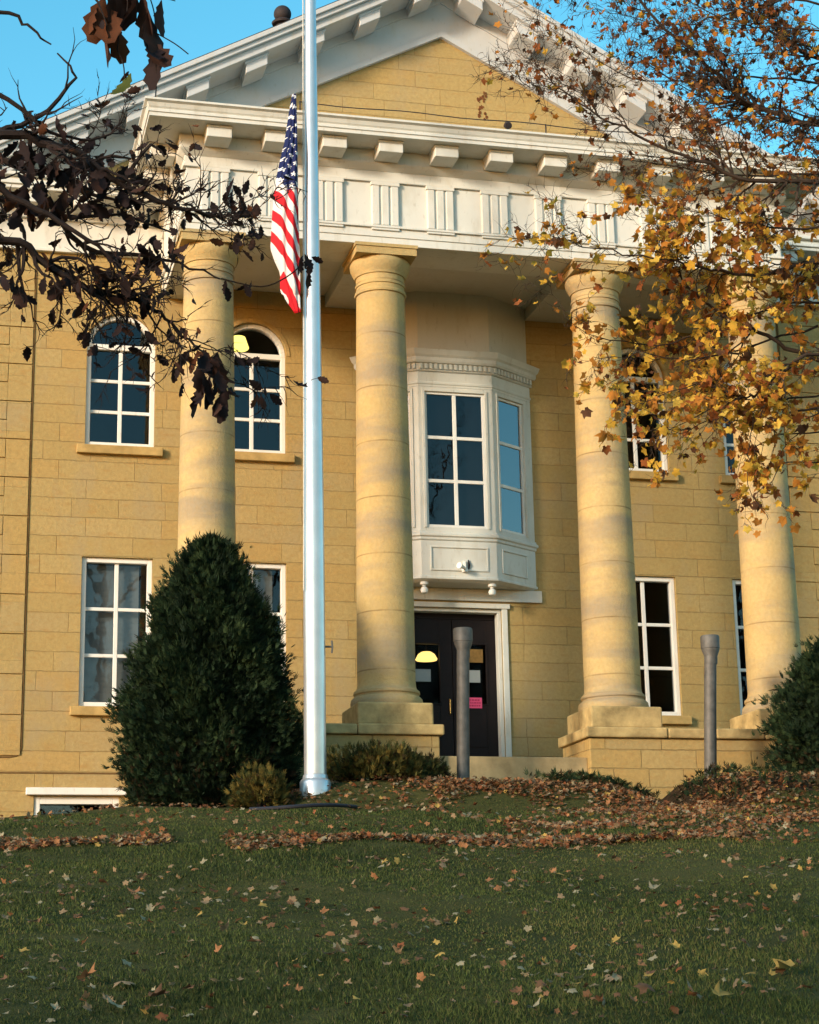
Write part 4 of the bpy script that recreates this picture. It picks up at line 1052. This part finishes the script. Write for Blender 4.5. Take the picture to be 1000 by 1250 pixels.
bp_ = np.array([at(u, v, -27.2)[:] for u, v, s_, m in big]); bs = np.array([b[2] for b in big]); bm = np.array([b[3] for b in big])
allp = np.concatenate([pos, cp, bp_]); alls = np.concatenate([rng.uniform(.020, .046, n), cs*.95, bs*1.25])
alld = np.concatenate([dr, np.stack([rng.normal(size=len(cp))*.5, rng.normal(size=len(cp))*.5, -np.ones(len(cp))], 1), np.stack([rng.normal(size=len(bp_))*.22, rng.normal(size=len(bp_))*.2, -np.ones(len(bp_))], 1)])
allm = np.concatenate([rng.choice(4, n, p=[.6, .34, .06, 0]), cm, bm])
scatter('leaves', oakl, allp, frame_rot(alld), alls, OAK, allm, oak, curl=rng.uniform(-.9, 1.6, len(allp)))

# ---- maple on the right: thin limbs with gold and russet leaves
MAP = [leafmat('maple_gold', (.66, .38, .05), .45), leafmat('maple_orange', (.50, .20, .035), .45), leafmat('maple_rust', (.30, .095, .028), .4), leafmat('maple_brown', (.11, .05, .025), .3), leafmat('maple_yellow', (.70, .46, .08), .4)]
MY = -19.4
def ma(u, v, dy=0): return at(u, v, MY+dy)
mx_, my_ = ma(1420, 800).x, MY+.6
mz = float(gz(mx_, my_))
maple = empty('maple_tree', (mx_, my_, mz), 'autumn maple with gold and russet leaves reaching in from the right edge', 'tree')
mb = MB(); mb.tube(spline([(mx_, my_, mz-.3), (mx_-.03, my_, mz+.8), (mx_, my_, mz+2.5), (mx_+.1, my_, mz+5), (mx_, my_, mz+8)]), [.30, .26, .24, .23, .22, .21, .20, .19, .18, .17, .16, .14, .12, .10, .08, .06, .04], 14); mb.build('trunk', M['mbark'], maple, True)
mtp = lambda z: Vector((mx_, my_, mz+z))
U_, Lw = Tree(), Tree()
kw = dict(spread=1.0, wig=.03)
U_.limb([mtp(4.2), ma(1120, 190), ma(1000, 155), ma(940, 136), ma(900, 115), ma(850, 66), ma(780, 0), ma(740, -40)], 0.0341, 0.0072, 3, 8.55, .62, 3.42, .05, .15, **kw)
U_.limb([mtp(3.8), ma(1150, 240, -.3), ma(1000, 222, -.3), ma(915, 221, -.3), ma(868, 202, -.3), ma(800, 175, -.3), ma(750, 150, -.3), ma(692, 115, -.3), ma(650, 72, -.3)], 0.0279, 0.0030, 3, 7.98, .58, 3.99, .05, .12, **kw)
U_.limb([mtp(4.6), ma(1120, 90, .4), ma(1000, 70, .4), ma(930, 30, .4), ma(880, -10, .4)], 0.0248, 0.0060, 3, 8.55, .6, 3.42, .0, .2, **kw)
U_.limb([ma(1100, 130, .3), ma(1000, 100, .3), ma(920, 95, .3), ma(850, 100, .3), ma(770, 95, .3), ma(700, 55, .3)], 0.0136, 0.0024, 3, 7.98, .5, 2.85, .05, .1, **kw)
U_.limb([ma(1050, 20, .1), ma(960, 0, .1), ma(880, 20, .1), ma(820, 30, .1), ma(740, 15, .1)], 0.0124, 0.0024, 3, 7.98, .5, 2.47, .05, .1, **kw)
Lw.limb([mtp(3.3), ma(1150, 310, -.1), ma(1000, 320, -.1), ma(950, 332, -.1), ma(910, 337, -.1), ma(850, 325, -.1), ma(800, 315, -.1), ma(728, 305, -.1), ma(672, 286, -.1)], 0.0248, 0.0024, 3, 7.00, .5, 5.78, .1, .08, **kw)
Lw.limb([mtp(2.9), ma(1150, 480, .2), ma(1000, 440, .2), ma(940, 410, .2), ma(885, 385, .2), ma(850, 360, .2), ma(820, 325, .2), ma(803, 288, .2)], 0.0279, 0.0030, 3, 7.35, .5, 6.83, .12, .08, **kw)
Lw.limb([mtp(2.6), ma(1150, 450, -.2), ma(1000, 434, -.2), ma(957, 452, -.2), ma(928, 480, -.2), ma(903, 485, -.2), ma(850, 470, -.2), ma(790, 490, -.2)], 0.0198, 0.0024, 3, 7.88, .45, 6.83, .2, .05, **kw)
Lw.limb([ma(1040, 380, .3), ma(960, 370, .3), ma(880, 400, .3), ma(800, 420, .3), ma(730, 410, .3), ma(690, 390, .3)], 0.0124, 0.0020, 3, 7.35, .42, 7.35, .2, .05, **kw)
Lw.limb([ma(1060, 270, -.5), ma(980, 280, -.5), ma(900, 270, -.5), ma(840, 255, -.5)], 0.0136, 0.0024, 3, 7.88, .5, 6.30, .1, .1, **kw)
Lw.limb([ma(1060, 500, .1), ma(980, 500, .1), ma(930, 520, .1), ma(880, 510, .1), ma(830, 530, .1)], 0.0124, 0.0024, 2, 8.75, .4, 8.40, .2, .05, **kw)
Lw.limb([ma(917, 483, -.2), ma(921, 510, -.2), ma(914, 553, -.2), ma(917, 603, -.2), ma(941, 634, -.2)], 0.0050, 0.0020, 1, 10.50, .13, 10.50, .3, 0, **kw)
Lw.limb([ma(725, 440, .1), ma(780, 430, .1), ma(840, 440, .1), ma(900, 430, .1)][::-1], 0.0087, 0.0020, 2, 10.50, .32, 8.40, .2, .05, **kw)
for u0, v0, u1, v1, dy in ((1080, 180, 760, 60, .5), (1080, 60, 800, -20, -.4), (1080, 120, 830, 150, -.1), (1080, 210, 720, 190, .2), (1080, 40, 860, 70, .7)):
    um, vm = (u0+u1)/2, (v0+v1)/2+6
    U_.limb([ma(u0, v0, dy), ma(um+40, vm+8, dy), ma(um-40, vm+4, dy), ma(u1, v1, dy)], .011, .0025, 3, 8.5, .48, 2.6, .05, .12, **kw)
for u0, v0, u1, v1, dy in ((1080, 300, 830, 370, .4), (1080, 460, 790, 540, .5), (1080, 250, 880, 300, .1), (1080, 520, 900, 560, .3), (1000, 400, 740, 470, .6), (1060, 560, 940, 590, .0)):
    um, vm = (u0+u1)/2, (v0+v1)/2-18
    Lw.limb([ma(u0, v0, dy), ma(um+30, vm+6, dy), ma(um-40, vm+8, dy), ma(u1, v1, dy)], .011, .0025, 3, 7.5, .40, 7.5, .2, .05, **kw)
for k in range(9):     # the rest of the crown, outside the frame
    a = random.uniform(-1.2, 1.6); z = 3+random.random()*4
    U_.limb([mtp(z), mtp(z)+Vector((1.2*cos(a), 1.2*sin(a), .9)), mtp(z)+Vector((2.6*cos(a), 2.6*sin(a), 1.6))], .05, .008, 2, 3, .7, 5, .05, .2, **kw)
br = MB(); br.v = U_.mb.v+Lw.mb.v; o_ = len(U_.mb.v); br.f = U_.mb.f+[tuple(i+o_ for i in f) for f in Lw.mb.f]; br.mi = [0]*len(br.f)
br.build('branches', M['mbark'], maple, True)
def mleaves(T, wts, s0, s1, thin=1.0):
    pos = np.array([p[:] for p in T.leafpos]); dr = np.array([d[:] for d in T.leafdir])
    span = ma(1000, 400).x-ma(640, 400).x; q = np.clip((pos[:, 0]-ma(640, 400).x)/span, 0, 1)
    kp = rng.random(len(pos)) < thin*(.28+.72*q); pos, dr = pos[kp], dr[kp]
    return pos, dr, rng.uniform(s0, s1, len(pos)), rng.choice(5, len(pos), p=wts)
a1 = mleaves(U_, [.07, .30, .36, .26, .01], .017, .045, .72); a2 = mleaves(Lw, [.34, .34, .14, .06, .12], .025, .060, .8)
pos, dr, ss, mm = [np.concatenate([p, q]) for p, q in zip(a1, a2)]
scatter('leaves', mesh_leaf, pos, frame_rot(dr), ss, MAP, mm, maple, curl=rng.uniform(-1.3, 1.5, len(pos)))
print('leaves', n, len(pos), 'fallen', len(P))

# ---- bare trees across the street, behind the photographer (seen only as reflections)
bt = Tree()
bt.mb.tube(spline([(0, 0, -.3), (.1, 0, 2), (-.05, .1, 5), (.2, 0, 9), (.1, 0, 13)]), [.34-.018*i for i in range(17)], 9)
for k in range(13):
    z = 3+k*.75; a = k*2.4
    bt.limb([Vector((.05, 0, z)), Vector((1.6*cos(a), 1.6*sin(a), z+1.5)), Vector((3.2*cos(a), 3.2*sin(a), z+3.2))], .11, .02, 3, 1.9, 1.9, 0, 0, .2, .1, 5)
proto = None
for i, (x, y) in enumerate(((-9, -58), (-1, -66), (7, -60), (15, -64), (24, -58), (33, -62), (42, -56))):
    r_ = empty('bare_tree', (x, y, -6.2), 'leafless street tree across the road behind the viewer', 'tree', 'leafless street trees across the road')
    r_.rotation_euler = (0, 0, i*1.3); r_.scale = (1.5, 1.5, 2.0)
    if proto is None:
        me = bt.mb.build('branches', M['mbark']); proto = me; me.parent = r_
    else:
        c_ = proto.copy(); COL.objects.link(c_); c_.parent = r_

# ------------------------------------------------------------------ light
AZ, EL = R(57), R(14)
S = Vector((-sin(AZ)*cos(EL), -cos(AZ)*cos(EL), sin(EL)))
ld = bpy.data.lights.new('sun', 'SUN'); lo = bpy.data.objects.new('sun', ld); COL.objects.link(lo)
ld.energy = 2.8; ld.angle = R(9); ld.color = (1.0, .87, .68)
lo.rotation_euler = (-S).to_track_quat('-Z', 'Y').to_euler()
w = bpy.data.worlds.new('World'); sc.world = w; w.use_nodes = True
nt = w.node_tree; bg = nt.nodes['Background']
sk = nt.nodes.new('ShaderNodeTexSky'); sk.sky_type = 'NISHITA'; sk.sun_disc = False
sk.sun_elevation = EL; sk.sun_rotation = math.atan2(S.x, S.y) % (2*pi); sk.ozone_density = 1.0; sk.dust_density = .6; sk.air_density = 1.0
hs = nt.nodes.new('ShaderNodeHueSaturation'); hs.inputs['Saturation'].default_value = 1.42; hs.inputs['Hue'].default_value = .472; hs.inputs['Value'].default_value = 1.36
nt.links.new(sk.outputs[0], hs.inputs['Color']); nt.links.new(hs.outputs[0], bg.inputs[0]); bg.inputs[1].default_value = .15
sc.view_settings.view_transform = 'Standard'; sc.view_settings.look = 'None'; sc.view_settings.exposure = .74; sc.view_settings.gamma = 1
sc.render.engine = 'CYCLES'
sc.cycles.max_bounces = 6; sc.cycles.transparent_max_bounces = 8
